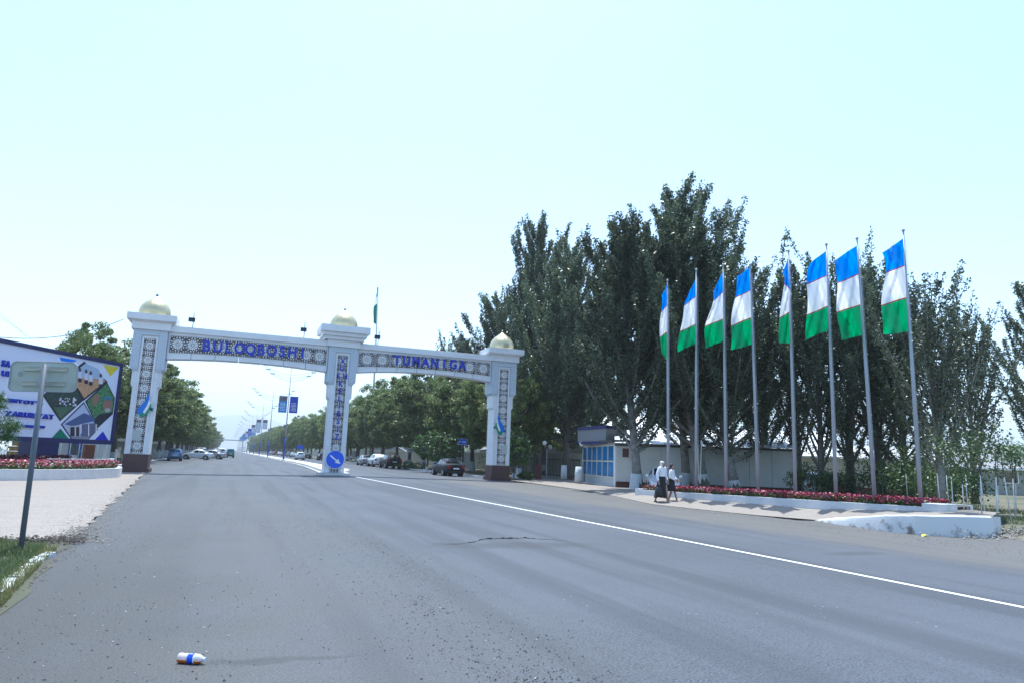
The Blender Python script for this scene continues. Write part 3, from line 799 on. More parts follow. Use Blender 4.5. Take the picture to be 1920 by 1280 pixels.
protos = {
 'popA': lambda: make_tree('poplar', 3, 20, 5.4, 88000, .17, LEAF_POP, BARKP, (-1.5, .3), .12, True),
 'popB': lambda: make_tree('poplar', 8, 18, 4.8, 74000, .17, LEAF_POP, BARKP, (-.7, .2), .13, True),
 'popC': lambda: make_tree('poplar', 15, 22, 5.6, 70000, .21, LEAF_POP, BARK, (.3, .2), .12, False),
 'colA': lambda: make_tree('column', 21, 14, 2.4, 24000, .15, LEAF_POP, BARK, (.1, .1), .10, False),
 'colB': lambda: make_tree('column', 27, 12, 2.9, 23000, .15, LEAF_POP, BARK, (.2, .1), .10, False),
 'rndA': lambda: make_tree('round', 33, 11.5, 4.6, 42000, .25, LEAF_RND, BARK, (.2, 0), .2, True),
 'rndB': lambda: make_tree('round', 39, 12.5, 5.0, 42000, .25, LEAF_RND, BARK, (-.3, .2), .2, True),
 'ypop': lambda: make_tree('column', 52, 8.2, 2.3, 12500, .125, LEAF_POP, BARKP, (.1, .1), .10, False),
 'yngA': lambda: make_tree('round', 44, 4.6, 1.7, 5000, .20, LEAF_YNG, BARK, (.1, 0), .2, True),
}
PROTO = {}; used_first = {}
def tree(kind, name, x, y, label, group, h=1.0, wdt=1.0, rz=0.0, z=None, cat='tree'):
    if kind not in PROTO: PROTO[kind] = protos[kind](); o = PROTO[kind]
    else: o = copy_tree(PROTO[kind])
    o.name = name; o.location = (x, y, (z if z is not None else 0.0)); o.rotation_euler.z = rz; o.scale = (wdt, wdt, h)
    tag(o, label, cat, group); return o

PG = 'big poplars behind the flagpoles'
def px_tree(kind, name, px, py, d, label, group, **k):
    p = at_depth(px, py, d); return tree(kind, name, p[0], p[1], label, group, z=p[2]-.05, **k)
YW = -R(YAW)     # lean axes follow the view so the trunks lean left as photographed
px_tree('popA', 'poplar_tree', 1318, 917, 41.5, 'tallest poplar, whitewashed foot, leaning behind the second and third flagpoles', PG, h=.97, wdt=1.0, rz=YW)
px_tree('popB', 'poplar_tree', 1192, 917, 40.5, 'poplar with thick whitewashed foot between the guard booth and the two walkers', PG, h=.93, wdt=.95, rz=YW)
px_tree('popB', 'poplar_tree', 1284, 915, 43.5, 'poplar with leaning trunk just right of the first flagpole', PG, h=.98, wdt=.9, rz=YW+.35)
px_tree('popA', 'poplar_tree', 1380, 922, 40.5, 'poplar with whitewashed foot just right of the third flagpole', PG, h=.74, wdt=.85, rz=YW-.3)
px_tree('colA', 'poplar_tree', 1497, 925, 41, 'slim columnar poplar directly behind the fifth flagpole', PG, h=1.0, wdt=.9, rz=1.0)
px_tree('colB', 'poplar_tree', 1545, 930, 38, 'slim poplar between the fifth and sixth flagpoles', PG, h=1.02, wdt=.95, rz=2.2)
px_tree('colA', 'poplar_tree', 1600, 932, 38, 'slim poplar between the sixth and seventh flagpoles', PG, h=.93, wdt=1.05, rz=3.4)
px_tree('colB', 'poplar_tree', 1650, 935, 38, 'columnar poplar right behind the seventh flagpole', PG, h=1.06, wdt=1.1, rz=4.5)
px_tree('colA', 'poplar_tree', 1700, 936, 36, 'shorter poplar behind the rightmost flagpole', PG, h=.66, wdt=1.0, rz=5.1)
px_tree('ypop', 'poplar_tree', 1766, 945, 27, 'young many-stemmed poplar right of the flower bed end', PG, h=.98, wdt=1.0, rz=.6)
px_tree('ypop', 'poplar_tree', 1832, 942, 30, 'thinner young poplar, second right of the flower bed end', PG, h=.92, wdt=.95, rz=2.9)
px_tree('colB', 'poplar_tree', 1440, 925, 44, 'lower poplar between the fourth and fifth flagpoles', PG, h=.84, wdt=1.0, rz=2.9)
px_tree('colA', 'poplar_tree', 1972, 905, 48, 'tall poplar cut by the right edge of the picture', None, h=1.02, wdt=1.3, rz=2.2)
px_tree('popC', 'poplar_tree', 1058, 893, 60, 'huge grey-trunked poplar rising behind the right gate pillar', 'tall poplars along the road beyond the gate', h=.97, wdt=.9, rz=.3)
px_tree('popC', 'poplar_tree', 1005, 886, 68, 'tall poplar just behind the dome of the right gate pillar', 'tall poplars along the road beyond the gate', h=1.2, wdt=.88, rz=1.8)
px_tree('popC', 'poplar_tree', 1120, 890, 62, 'big poplar above the guard booth sign', 'tall poplars along the road beyond the gate', h=.80, wdt=.9, rz=4.6)
px_tree('popC', 'poplar_tree', 930, 878, 86, 'poplar with low leftward sprays above the right beam', 'tall poplars along the road beyond the gate', h=1.0, wdt=1.15, rz=3.1)
px_tree('popC', 'poplar_tree', 850, 872, 118, 'farthest tall poplar of the group above the right beam', 'tall poplars along the road beyond the gate', h=1.0, wdt=1.0, rz=5.3)

LG = 'broad trees lining the left kerb'
yl = 77.0; i = 0
ordn = 'nearest second third fourth fifth sixth seventh eighth ninth tenth'.split()
far_l = []
while yl < 620:
    x = -10.6-rnd.uniform(0, 1.0)+drift(yl)*1.2
    if i < 10: lab = ('%s broad green tree of the left kerb row, counted from the gate' % ordn[i])
    else: lab = 'hazy far tree of the left kerb row near the vanishing point'
    if i >= 10: lab = 'one of the small far trees closing the left kerb row'
    o = tree('rndA' if i % 2 else 'rndB', 'roadside_tree', x, yl, lab, LG, h=rnd.uniform(.9, 1.1), wdt=rnd.uniform(.9, 1.15), rz=rnd.uniform(0, 6))
    yl += rnd.uniform(7.5, 10) if yl < 200 else rnd.uniform(11, 15); i += 1
for j, (x, y, h, w) in enumerate(((-10.6, 57.5, .80, .62), (-19, 64, .62, .8), (-25, 62, .55, .8), (-14.5, 70, .78, .8), (-31, 60, .5, .8))):
    tree('rndA' if j % 2 else 'rndB', 'roadside_tree', x, y, ('leafy tree rising above the right corner of the billboard', 'second tree back behind the billboard corner', 'tree hidden mostly behind the billboard middle',
         'tree behind the row left of the gate', 'far tree behind the billboard left part')[j], 'trees behind the billboard', h=h, wdt=w, rz=j*1.3)
RG = 'broad trees lining the right kerb beyond the gate'
yr = 56.0; i = 0
while yr < 620:
    x = 22.6+rnd.uniform(0, 1.2)+drift(yr)*1.2
    lab = ('%s broad green tree of the right kerb row, counted from the gate' % ordn[i]) if i < 10 else 'one of the small far trees closing the right kerb row'
    tree('rndB' if i % 2 else 'rndA', 'roadside_tree', x, yr, lab, RG, h=rnd.uniform(.98, 1.14)*(.82 if i < 2 else 1), wdt=rnd.uniform(.92, 1.12)*(.8 if i < 2 else 1), rz=rnd.uniform(0, 6))
    yr += rnd.uniform(7.5, 9.5) if yr < 200 else rnd.uniform(11, 15); i += 1
for j, (x, y) in enumerate(((28, 84), (29, 100), (31, 120), (28, 140), (27, 165), (34, 75), (29, 190), (31, 220), (36, 92))):
    tree('rndA' if j % 2 else 'rndB', 'backdrop_tree', x, y, 'dark tree of the second row on the right, %s farthest from the gate' % ('nearest but one, eight', 'seven', 'five', 'four', 'three', 'nine', 'two', 'one', 'six')[j].split(', ')[-1], 'second row of trees behind the right kerb', h=1.1, wdt=1.15, rz=j*.9)
for j, (px, py, d, s) in enumerate(((800, 880, 70, .9), (835, 884, 66, .85), (962, 893, 55, .8))):
    px_tree('yngA', 'young_tree', px, py, d, ('small bright green young tree left of the blue road sign', 'small bright young tree beneath the blue road sign', 'little young tree with whitewashed stem right of the gate pillar')[j],
            'young trees at the right kerb', h=s, wdt=s*1.1, rz=j*2.0)
# far wood lines
def far_wood(name, pts, h, n, seed, label):
    rng = np.random.default_rng(seed); C = []
    for (x0, y0), (x1, y1) in zip(pts, pts[1:]):
        t = rng.random(n); bump = 1+.25*np.sin(t*37+seed)+.2*np.sin(t*91)
        C.append(np.stack([x0+(x1-x0)*t+rng.normal(size=n)*2, y0+(y1-y0)*t+rng.normal(size=n)*4, h*bump*rng.random(n)**.7], 1))
    C = np.concatenate(C); o = link(name, leaves_mesh(name, C, 2.6, rng, LEAF_RND), None)
    tag(o, label, 'trees', None, 'stuff')
far_wood('far_wood', [(-20, 640), (-60, 700), (-260, 600), (-500, 520)], 12, 9000, 5, 'distant strip of trees far left behind the billboard')
far_wood('far_wood', [(14, 700), (60, 640), (240, 520), (420, 330), (330, 160), (280, 90)], 12, 9000, 6, 'distant strip of trees along the right horizon')

# ------------------------------------------------------------------ vehicles
def paint(name, c, metal=0.3, rough=0.3):
    return mat('paint_'+name, c, rough+(.1 if name in ('black', 'navy') else 0), 0.0 if name in ('black', 'navy') else metal, spec=0.25 if name in ('black', 'navy') else .5, coat=0.0 if name in ('black', 'navy') else 0.5)
CARK = {
 # L, W, H, wheel r, axle positions, stations: (y, zbottom, zbelt, zroof, halfwidth, roof halfwidth)
 'sedan': dict(L=4.4, W=1.74, wr=.31, ax=(.92, 3.52), st=[(0,.45,.62,.64,.70,.5),(.08,.28,.92,.96,.80,.6),(.55,.22,.98,1.02,.85,.62),(.95,.22,.96,1.10,.87,.60),(1.45,.22,.94,1.44,.87,.56),(2.0,.22,.93,1.48,.87,.57),(2.55,.22,.92,1.42,.87,.57),(3.15,.22,.90,.99,.87,.62),(3.9,.22,.82,.86,.84,.6),(4.3,.26,.68,.72,.76,.5),(4.4,.4,.55,.58,.66,.45)],
   roof=(4, 6), rear=(2, 4), front=(6, 7), side=(3, 7)),
 'hatch': dict(L=3.7, W=1.62, wr=.29, ax=(.6, 2.95), st=[(0,.42,.7,.72,.70,.5),(.06,.26,.95,1.05,.77,.58),(.25,.22,.97,1.40,.80,.54),(.7,.22,.96,1.50,.81,.55),(1.5,.22,.94,1.53,.81,.56),(2.1,.22,.92,1.47,.81,.56),(2.75,.22,.90,1.02,.81,.6),(3.3,.22,.82,.86,.79,.58),(3.62,.26,.66,.70,.72,.5),(3.7,.4,.55,.58,.62,.45)],
   roof=(3, 5), rear=(1, 2), front=(5, 6), side=(2, 6)),
 'suv': dict(L=4.7, W=1.88, wr=.37, ax=(.85, 3.72), st=[(0,.5,.8,.82,.8,.6),(.06,.32,1.08,1.16,.90,.68),(.42,.28,1.12,1.56,.93,.62),(.9,.28,1.10,1.68,.94,.63),(2.0,.28,1.06,1.71,.94,.64),(2.7,.28,1.04,1.63,.94,.63),(3.45,.28,1.02,1.13,.94,.7),(4.2,.28,.96,1.0,.90,.68),(4.6,.34,.8,.84,.82,.58),(4.7,.48,.66,.7,.72,.5)],
   roof=(3, 5), rear=(1, 3), front=(5, 6), side=(2, 6)),
 'minivan': dict(L=3.35, W=1.42, wr=.27, ax=(.55, 2.45), st=[(0,.40,.8,.82,.66,.55),(.05,.24,.98,1.15,.69,.6),(.15,.22,1.0,1.66,.70,.58),(.7,.22,1.0,1.78,.71,.58),(1.6,.22,1.0,1.80,.71,.58),(2.4,.22,.98,1.74,.71,.57),(2.95,.22,.92,1.12,.71,.6),(3.22,.24,.84,.9,.70,.55),(3.35,.36,.62,.66,.64,.5)],
   roof=(3, 5), rear=(1, 2), front=(5, 6), side=(2, 6)),
}
def loop_pts(s):
    y, zb, zt, zr, w, wr = s
    return [(w*.82, zb), (w*.97, zb+.10), (w, zb+(zt-zb)*.45), (w*.985, zt-.04), (w*.955, zt), (wr+.03, max(zt+.01, zr-.07)), (wr*.86, max(zt+.015, zr-.012)), (0, zr+.012)]
def make_car(kind, pm, name='parked_car'):
    K = CARK[kind]; L = K['L']; st = K['st']; root = bpy.data.objects.new(name, None); col.objects.link(root)
    off = -L/2
    # subdivide the stations smoothly
    S = []
    for a, b in zip(st, st[1:]):
        for k in range(3):
            t = k/3; S.append(tuple(a[i]+(b[i]-a[i])*t for i in range(6)))
    S.append(st[-1])
    v = []; f = []; n = 16
    for s in S:
        lp = loop_pts(s); ring = lp+[(-x, z) for x, z in reversed(lp)]
        # underside closes between first and last
        v += [(x, s[0]+off, z) for x, z in ring]
    for i in range(len(S)-1):
        for k in range(n): f.append((i*n+k, i*n+(k+1)%n, (i+1)*n+(k+1)%n, (i+1)*n+k))
    f.append(tuple(range(n))); f.append(tuple((len(S)-1)*n+k for k in range(n-1, -1, -1)))
    m = MB(); m.add(v, f); b = m.build('body', pm, root, True); fixnormals(b); b.data.set_sharp_from_angle(angle=R(38))
    # glazing strips
    def glass_strip(i0, i1, u0, u1, side, e=.008):
        # between loop points 4 (belt) and 5 (roof edge), fractions u0..u1
        mm = MB(); rows_ = []
        for i in range(i0, i1+1):
            lp = loop_pts(st[i]); a, c = lp[4], lp[5]; y = st[i][0]+off
            lo = (a[0]+(c[0]-a[0])*u0, a[1]+(c[1]-a[1])*u0); hi = (a[0]+(c[0]-a[0])*u1, a[1]+(c[1]-a[1])*u1)
            rows_.append(((side*(lo[0]+e), y, lo[1]+e*.3), (side*(hi[0]+e), y, hi[1]+e*.3)))
        for (a, b2), (c, d) in zip(rows_, rows_[1:]):
            mm.add([a, c, d, b2], [(0, 1, 2, 3)])
        return mm
    si0, si1 = K['side']
    for side in (-1, 1):
        mm = MB()
        segs = range(si0, si1)
        g = glass_strip(si0, si1, .10, .90, side)
        ob = g.build('side_window', GLASS, root); 
        # pillars between the panes
        pm_ = MB()
        for frac in (.42, .70):
            y = st[si0][0]+(st[si1][0]-st[si0][0])*frac
            for a, c in zip(st, st[1:]):
                if a[0] <= y <= c[0]:
                    t = (y-a[0])/(c[0]-a[0]); s = tuple(a[i]+(c[i]-a[i])*t for i in range(6)); lp = loop_pts(s)
                    q0, q1 = lp[4], lp[5]
                    e = .014; pm_.add([(side*(q0[0]+e), y-.03+off, q0[1]), (side*(q0[0]+e), y+.03+off, q0[1]), (side*(q1[0]+e), y+.03+off, q1[1]), (side*(q1[0]+e), y-.03+off, q1[1])], [(0, 1, 2, 3)])
                    break
        pm_.build('window_pillar', pm, root)
    def screen(i0, i1, nm, e, ta=.08, tb=.92):
        a, c = st[i0], st[i1]
        def at(t):
            s = tuple(a[i]+(c[i]-a[i])*t for i in range(6)); return s
        mm = MB(); sgn = e
        s0, s1 = at(ta), at(tb)
        def row(s, k):
            return [(-s[5]*k, s[0]+off+sgn, s[3]+.02), (0, s[0]+off+sgn*1.4, s[3]+.03), (s[5]*k, s[0]+off+sgn, s[3]+.02)]
        r0, r1 = row(s0, .9), row(s1, .9); mm.add(r0+r1, [(0, 1, 4, 3), (1, 2, 5, 4)])
        o = mm.build(nm, GLASS, root); return o
    if kind == 'sedan': screen(2, 4, 'rear_window', -.015, .35, .93)
    else:
        screen(K['rear'][0], K['rear'][1], 'rear_window', -.035, .12, .92)
    screen(K['front'][0], K['front'][1], 'windscreen', .03)
    # wheels
    for yy in K['ax']:
        for side in (-1, 1):
            x = side*(K['W']/2-.13); r_ = K['wr']
            ar = MB(); ar.tube([(side*(K['W']/2-.30), yy+off, r_+.03), (side*(K['W']/2+.012), yy+off, r_+.03)], r_*1.18, 20); ar.build('wheel_arch', BLACKP, root)
            w = MB(); w.tube([(x-.10, yy+off, r_), (x+.10, yy+off, r_)], r_, 20); w.v = [(a_ if abs(a_) < K['W']/2 else a_, b_, c_) for a_, b_, c_ in w.v]
            ex = side*.06
            w.v = [(a_+ex, b_, c_) for a_, b_, c_ in w.v]
            wo = w.build('wheel', TYRE, root)
            q = MB(); xo = x+side*.10+ex; q.tube([(xo-side*.03, yy+off, r_), (xo+side*.006, yy+off, r_)], r_*.62, 14); rim = q.build('rim', RIM, wo)
    # lights, plates, bumpers, mirrors
    W = K['W']; zb = st[1][2]
    for side in (-1, 1):
        m = MB(); x0, x1 = sorted((side*(W/2-.12), side*(W/2-.36))); m.box(x0, x1, off-.012, off+.22, zb-.24, zb-.05); m.build('tail_light', LAMPR, root)
        m = MB(); zf = st[-2][2]; x0, x1 = sorted((side*(W/2-.18), side*(W/2-.48))); m.box(x0, x1, L+off-.20, L+off-.035, zf-.10, zf+.02); m.build('headlight', LAMPW, root)
        m = MB(); ym = st[K['front'][1]][0]-.28; x0, x1 = sorted((side*(W/2-.02), side*(W/2+.14))); m.box(x0, x1, ym+off-.05, ym+off+.05, st[4][2]+.0, st[4][2]+.13); m.build('mirror', pm, root)
    m = MB(); m.box(-.26, .26, off-.03, off+.1, zb-.32, zb-.21); m.build('number_plate', PLATE, root)
    m = MB(); m.box(-.26, .26, L+off-.12, L+off+.015, .42, .53); m.build('number_plate', PLATE, root)
    m = MB(); m.box(-W*.40, W*.40, off-.035, off+.3, .30, .44); m.build('bumper', BLACKP, root)
    m = MB(); m.box(-W*.36, W*.36, L+off-.25, L+off+.03, .28, .40); m.build('bumper', BLACKP, root)
    m = MB(); m.box(-W*.24, W*.24, L+off-.15, L+off+.005, .56, .66); m.build('grille', BLACKP, root)
    return root
PAINTS = {'white': (.72, .74, .78), 'silver': (.42, .44, .48), 'black': (.012, .013, .018), 'blue': (.10, .22, .42), 'green': (.05, .20, .20), 'grey': (.12, .13, .16), 'red': (.25, .02, .02), 'navy': (.015, .02, .05)}
_cars = {}
def car(kind, colr, x, y, rz, label, group, z=None):
    k = (kind, colr)
    if k not in _cars: _cars[k] = make_car(kind, paint(colr, PAINTS[colr], .25 if colr in ('white', 'black') else .5)); o = _cars[k]
    else: o = copy_tree(_cars[k])
    o.name = 'parked_car' if group else 'car'; o.location = (x, y, gz(x, y) if z is None else z); o.rotation_euler.z = R(rz)
    tag(o, label, 'car', group); return o
CG = 'cars parked along the right kerb beyond the gate'; CL = 'cars parked and turning on the left beyond the gate'
car('sedan', 'black', 17.3, 58.5, 3, 'black saloon parked nearest the gate, seen from behind', CG)
car('suv', 'black', 17.9, 85.5, 2, 'black tall hatchback parked third from the gate on the right', CG)
car('suv', 'white', 17.8, 93.5, 2, 'white estate car parked between the black hatchback and the silver saloon', CG)
car('sedan', 'silver', 17.6, 101.5, 2, 'silver saloon parked in front of the white estate', CG)
car('hatch', 'white', 12.0, 143, 1, 'white hatchback driving away beside the median', None)
car('hatch', 'navy', 17.2, 152, 2, 'dark hatchback parked under the far right trees', CG)
for j, (x, y, k, c_) in enumerate(((16.6, 178, 'sedan', 'black'), (16.4, 192, 'hatch', 'white'), (16.1, 214, 'sedan', 'white'), (16.2, 232, 'hatch', 'silver'), (16, 250, 'sedan', 'grey'), (15.8, 276, 'sedan', 'white'), (15.6, 300, 'hatch', 'red'), (15.4, 330, 'sedan', 'silver'))):
    car(k, c_, x, y, 1, '%s car, %s of the far parked cars seen between the lamp posts' % (c_, ('first', 'second', 'third', 'fourth', 'fifth', 'sixth', 'seventh', 'farthest')[j]), CG)
car('hatch', 'blue', -6.9, 97, 4, 'small blue hatchback parked by the left kerb, seen from behind', CL)
car('sedan', 'white', -5.0, 110.5, 84, 'white saloon standing side on beside the blue hatchback', CL)
car('sedan', 'silver', -3.4, 121, 78, 'pale saloon half hidden behind the side-on white saloon', CL)
car('suv', 'navy', -3.1, 132, 12, 'dark tall car behind the white saloons', CL)
v1 = car('minivan', 'white', -5.8, 140, 14, 'white minibus almost hidden behind the dark tall car', CL)
v1.name = 'minibus'; v1['category'] = 'minibus'
v2 = car('minivan', 'green', -.75, 150, 2, 'white-topped green minibus driving away on the left carriageway', None); v2.name = 'minibus'; v2['category'] = 'minibus'
v3 = car('minivan', 'white', -2.5, 156, 2, 'white minibus just left of the green one on the left carriageway', None); v3.name = 'minibus'; v3['category'] = 'minibus'
p = at_depth(1243, 917, 39.5); car('sedan', 'white', p[0], p[1], 150, 'white saloon parked behind the flower bed, hidden by the walkers', None, z=-.02)
p = at_depth(1532, 930, 39.5); car('hatch', 'silver', p[0], p[1], -40, 'silver car parked among the poplar trunks by the sixth flagpole', None, z=-.02)

# ------------------------------------------------------------------ median street lamps with banners
BAN = [mat('banner_azure', (.03, .25, .62), .6), mat('banner_royal', (.02, .05, .42), .6), mat('banner_pale', (.50, .55, .66), .6), mat('banner_photo', (.16, .14, .16), .7, noise=(3, .5, 3))]
def make_lamp():
    root = bpy.data.objects.new('street_lamp', None); col.objects.link(root)
    m = MB(); m.tube([(0, 0, 3.6), (0, 0, 15.2)], [.10, .055], 8); m.build('pole', METAL, root, True)
    m = MB(); m.tube([(0, 0, 0), (0, 0, 3.6)], [.15, .14], 10); m.build('pole_foot', POLEB, root, True)
    for (zc, hw, rise) in ((13.9, 5.0, 1.75), (13.4, 4.25, 1.5), (12.9, 3.4, 1.25)):
        pts = [(hw*t, 0, zc+rise*abs(t)**1.9) for t in [k/9 for k in range(-9, 10)]]
        m = MB(); m.tube(pts, .035, 5); m.build('arc_arm', METAL, root, True)
        for s in (-1, 1):
            m = MB(); x = s*hw*.86; z = zc+rise*.86**1.9; x0, x1 = sorted((x-s*.35, x+s*.35)); m.hexa([(x0, -.12, z-.02-.09*(s > 0)*0), (x1, -.12, z-.02), (x1, .12, z-.02), (x0, .12, z-.02), (x0, -.08, z+.09), (x1, -.08, z+.09), (x1, .08, z+.09), (x0, .08, z+.09)])
            m.build('lamp_head', DKMETAL, root)
    return root
lamp0 = make_lamp(); ll_ = ['first', 'second', 'third', 'fourth', 'fifth', 'sixth', 'seventh', 'eighth', 'ninth', 'tenth', 'eleventh', 'twelfth', 'thirteenth', 'fourteenth']
def banner(x, y, z0, c, photo, label):
    b = thing('banner', label, 'banner', (x, y, z0), 0, 'banners on the median lamp posts')
    m = MB(); m.box(-.66, .66, -.02, .02, 0, 2.75); m.build('panel', BAN[c], b)
    if photo: m = MB(); m.box(-.62, .62, -.026, -.0205, 1.9, 2.7); m.build('picture', BAN[3], b)
    m = MB()
    for k in range(6): m.box(-.45+.05*(k % 2), .45-.05*(k % 3), -.026, -.0205, .35+k*.24, .43+k*.24)
    m.build('print', SIGNW, b)
for k in range(14):
    y = 120+49*k; x = 8.0+drift(y)-.3
    o = lamp0 if k == 0 else copy_tree(lamp0)
    o.location = (x, y, gz(8, y)+.17); tag(o, 'median street lamp with three curved arms, %s from the gate' % ll_[k], 'street lamp', 'street lamps along the median')
    if k in (0, 2, 3, 4, 5, 6, 7, 8, 9):
        cc = [(0, 1), None, (2, 2), (2, 2), (1, 0), (2, 0), (1, 0), (0, 0), (0, 0), (2, 2)][k]
        for s, c in ((-1, cc[0]), (1, cc[1])):
            banner(x+s*.86, y-.02, 7.9, c, c == 2 or (k == 0 and s < 0), '%s banner on the %s side of the %s median lamp' % (('azure', 'royal blue', 'pale grey')[c], 'left' if s < 0 else 'right', ll_[k]))
# far overhead sign gantry across the road
g = thing('gantry', 'faint steel gantry spanning the road near the vanishing point', 'gantry', (0, 420, 0))
m = MB(); m.tube([(-9, 0, 0), (-9, 0, 7)], .2, 6); m.build('post', METAL, g); m = MB(); m.tube([(3.8, 0, 0), (3.8, 0, 7)], .2, 6); m.build('post', METAL, g)
m = MB(); m.box(-9.2, 4, -.2, .2, 6.6, 7.1); m.build('crossbar', METAL, g)

# ------------------------------------------------------------------ flags
FB = mat('flag_blue', (.0, .27, .85), .75); FWH = mat('flag_white', (.78, .80, .84), .8); FG = mat('flag_green', (.01, .34, .13), .75); FR = mat('flag_red', (.35, .02, .03), .8)
for m_ in (FB, FWH, FG, FR):
    n, l = m_.node_tree.nodes, m_.node_tree.links
    tr = n.new('ShaderNodeBsdfTranslucent'); tr.inputs['Color'].default_value = n['Principled BSDF'].inputs['Base Color'].default_value
    ms = n.new('ShaderNodeMixShader'); ms.inputs[0].default_value = .45; l.new(n['Principled BSDF'].outputs[0], ms.inputs[1]); l.new(tr.outputs[0], ms.inputs[2]); l.new(ms.outputs[0], n['Material Output'].inputs['Surface'])
# pole top/base pixel, depth; flag outline: pairs (hoist px, outer px) at 0, 1/3, 2/3, 1 of its length
FL = [
 (1251.5, 528, 1253, 905, [((1252.6,531),(1240,554)), ((1253,570),(1240.5,586)), ((1252,622),(1236,632.4)), ((1249.7,674),(1242,662))]),
 (1305.5, 508, 1305, 910, [((1304,524),(1287,557)), ((1304,557),(1283.9,573)), ((1303.5,608),(1274.6,621)), ((1303.5,644),(1270.8,660))]),
 (1356, 499, 1361.5, 917, [((1356,508),(1339,545)), ((1356.7,546.5),(1336.5,564.5)), ((1356,597.7),(1323,612)), ((1356,639.7),(1321.5,653))]),
 (1406.5, 499, 1422, 926, [((1406.5,501),(1383,518)), ((1407.3,544),(1377.3,558.7)), ((1408.2,596),(1371,611.6)), ((1409.7,645.4),(1370.6,655.6))]),
 (1478.5, 473, 1491.7, 928, [((1479.6,480),(1466,512)), ((1482.8,545.7),(1471.8,532)), ((1482.5,584.7),(1460,596)), ((1484,642.5),(1461.7,643))]),
 (1549.5, 461, 1568, 934, [((1549,470.5),(1516.6,495)), ((1551.3,516.8),(1512.9,533)), ((1552.2,573.7),(1513.2,590.5)), ((1552.8,619.4),(1510,636.8))]),
 (1607, 450, 1641, 938, [((1606.5,461),(1566,488.4)), ((1610.6,513.5),(1568.7,530.7)), ((1614.7,571),(1570,586.4)), ((1618,627.7),(1577,638))]),
 (1693.8, 435, 1727, 941, [((1694,447),(1655,474)), ((1698,497),(1661,512)), ((1702,558),(1652,573)), ((1703,621),(1657,627))]),
]
dep = [22.5*507/h for h in (377, 402, 415, 426, 455, 472, 488, 507)]
words = ['first', 'second', 'third', 'fourth', 'fifth', 'sixth', 'seventh', 'eighth']
looks = ['narrowest flag, folded against its pole', 'flag tapering to a point at the top', 'flag with a bulging curled green stripe', 'broad hanging flag before the tallest poplar', 'slim twisted flag with an angled blue stripe', 'wide flag with a notched blue edge', 'wide flag with rippled blue top', 'largest flag, fully spread']
def cloth(nm, hoist, outer, t0, t1, dd, material, parent, seed, ph, invert=False):
    r_ = random.Random(seed); NU, NV = 16, 14; v = []; f = []
    def samp(seq, t):
        q = t*3; i = min(2, int(q)); u = q-i
        p0 = seq[max(0, i-1)]; p1 = seq[i]; p2 = seq[i+1]; p3 = seq[min(3, i+2)]
        c = lambda a, b, c_, d: .5*((2*b)+(-a+c_)*u+(2*a-5*b+4*c_-d)*u*u+(-a+3*b-3*c_+d)*u**3)
        return tuple(c(p0[k], p1[k], p2[k], p3[k]) for k in (0, 1))
    for j in range(NV+1):
        t = t0+(t1-t0)*j/NV; h = samp(hoist, t); o = samp(outer, t)
        for i in range(NU+1):
            u = i/NU
            x = h[0]+(o[0]-h[0])*u; y = h[1]+(o[1]-h[1])*u+1.2*math.sin(u*3+ph+t*7)*u*(1-u)*3
            x += 1.4*math.sin(t*11+ph)*u**2
            w = .20*math.sin(u*6+t*(5+seed%4)+ph)*min(1, u*3)+.10*math.sin(u*13-t*(11+seed%5)+ph*2)*min(1, u*3)+.04*math.sin(u*25+t*31+ph)
            P_ = at_depth(x, y, dd[0]+(dd[1]-dd[0])*u+w)
            v.append(tuple(P_))
    for j in range(NV):
        for i in range(NU):
            q = j*(NU+1)+i; f.append((q, q+1, q+NU+2, q+NU+1))
    m = MB(); m.add(v, f); o = m.build(nm, material, None, True)
    o.parent = parent; o.matrix_parent_inverse = Matrix.Translation(-parent.location); return o
RB0 = at_depth(1197, 925, 32.0); RB1 = at_depth(1730, 961, 21.6)
def _project(P_): d_ = np.asarray(P_)-CAM; z_ = d_@FW; return 960+F_PX*(d_@RT)/z_, 640-F_PX*(d_@UP)/z_
def bed_point(bx, side=.95):
    dd_ = RB1-RB0; nn_ = np.array([dd_[1], -dd_[0], 0]); nn_ /= np.linalg.norm(nn_)
    if nn_ @ (-RB0) > 0: nn_ = -nn_
    lo, hi = -.1, 1.2
    for _ in range(40):
        mid_ = (lo+hi)/2; q_ = RB0+dd_*mid_+nn_*side+np.array([0, 0, .17])
        if _project(q_)[0] < bx: lo = mid_
        else: hi = mid_
    return q_
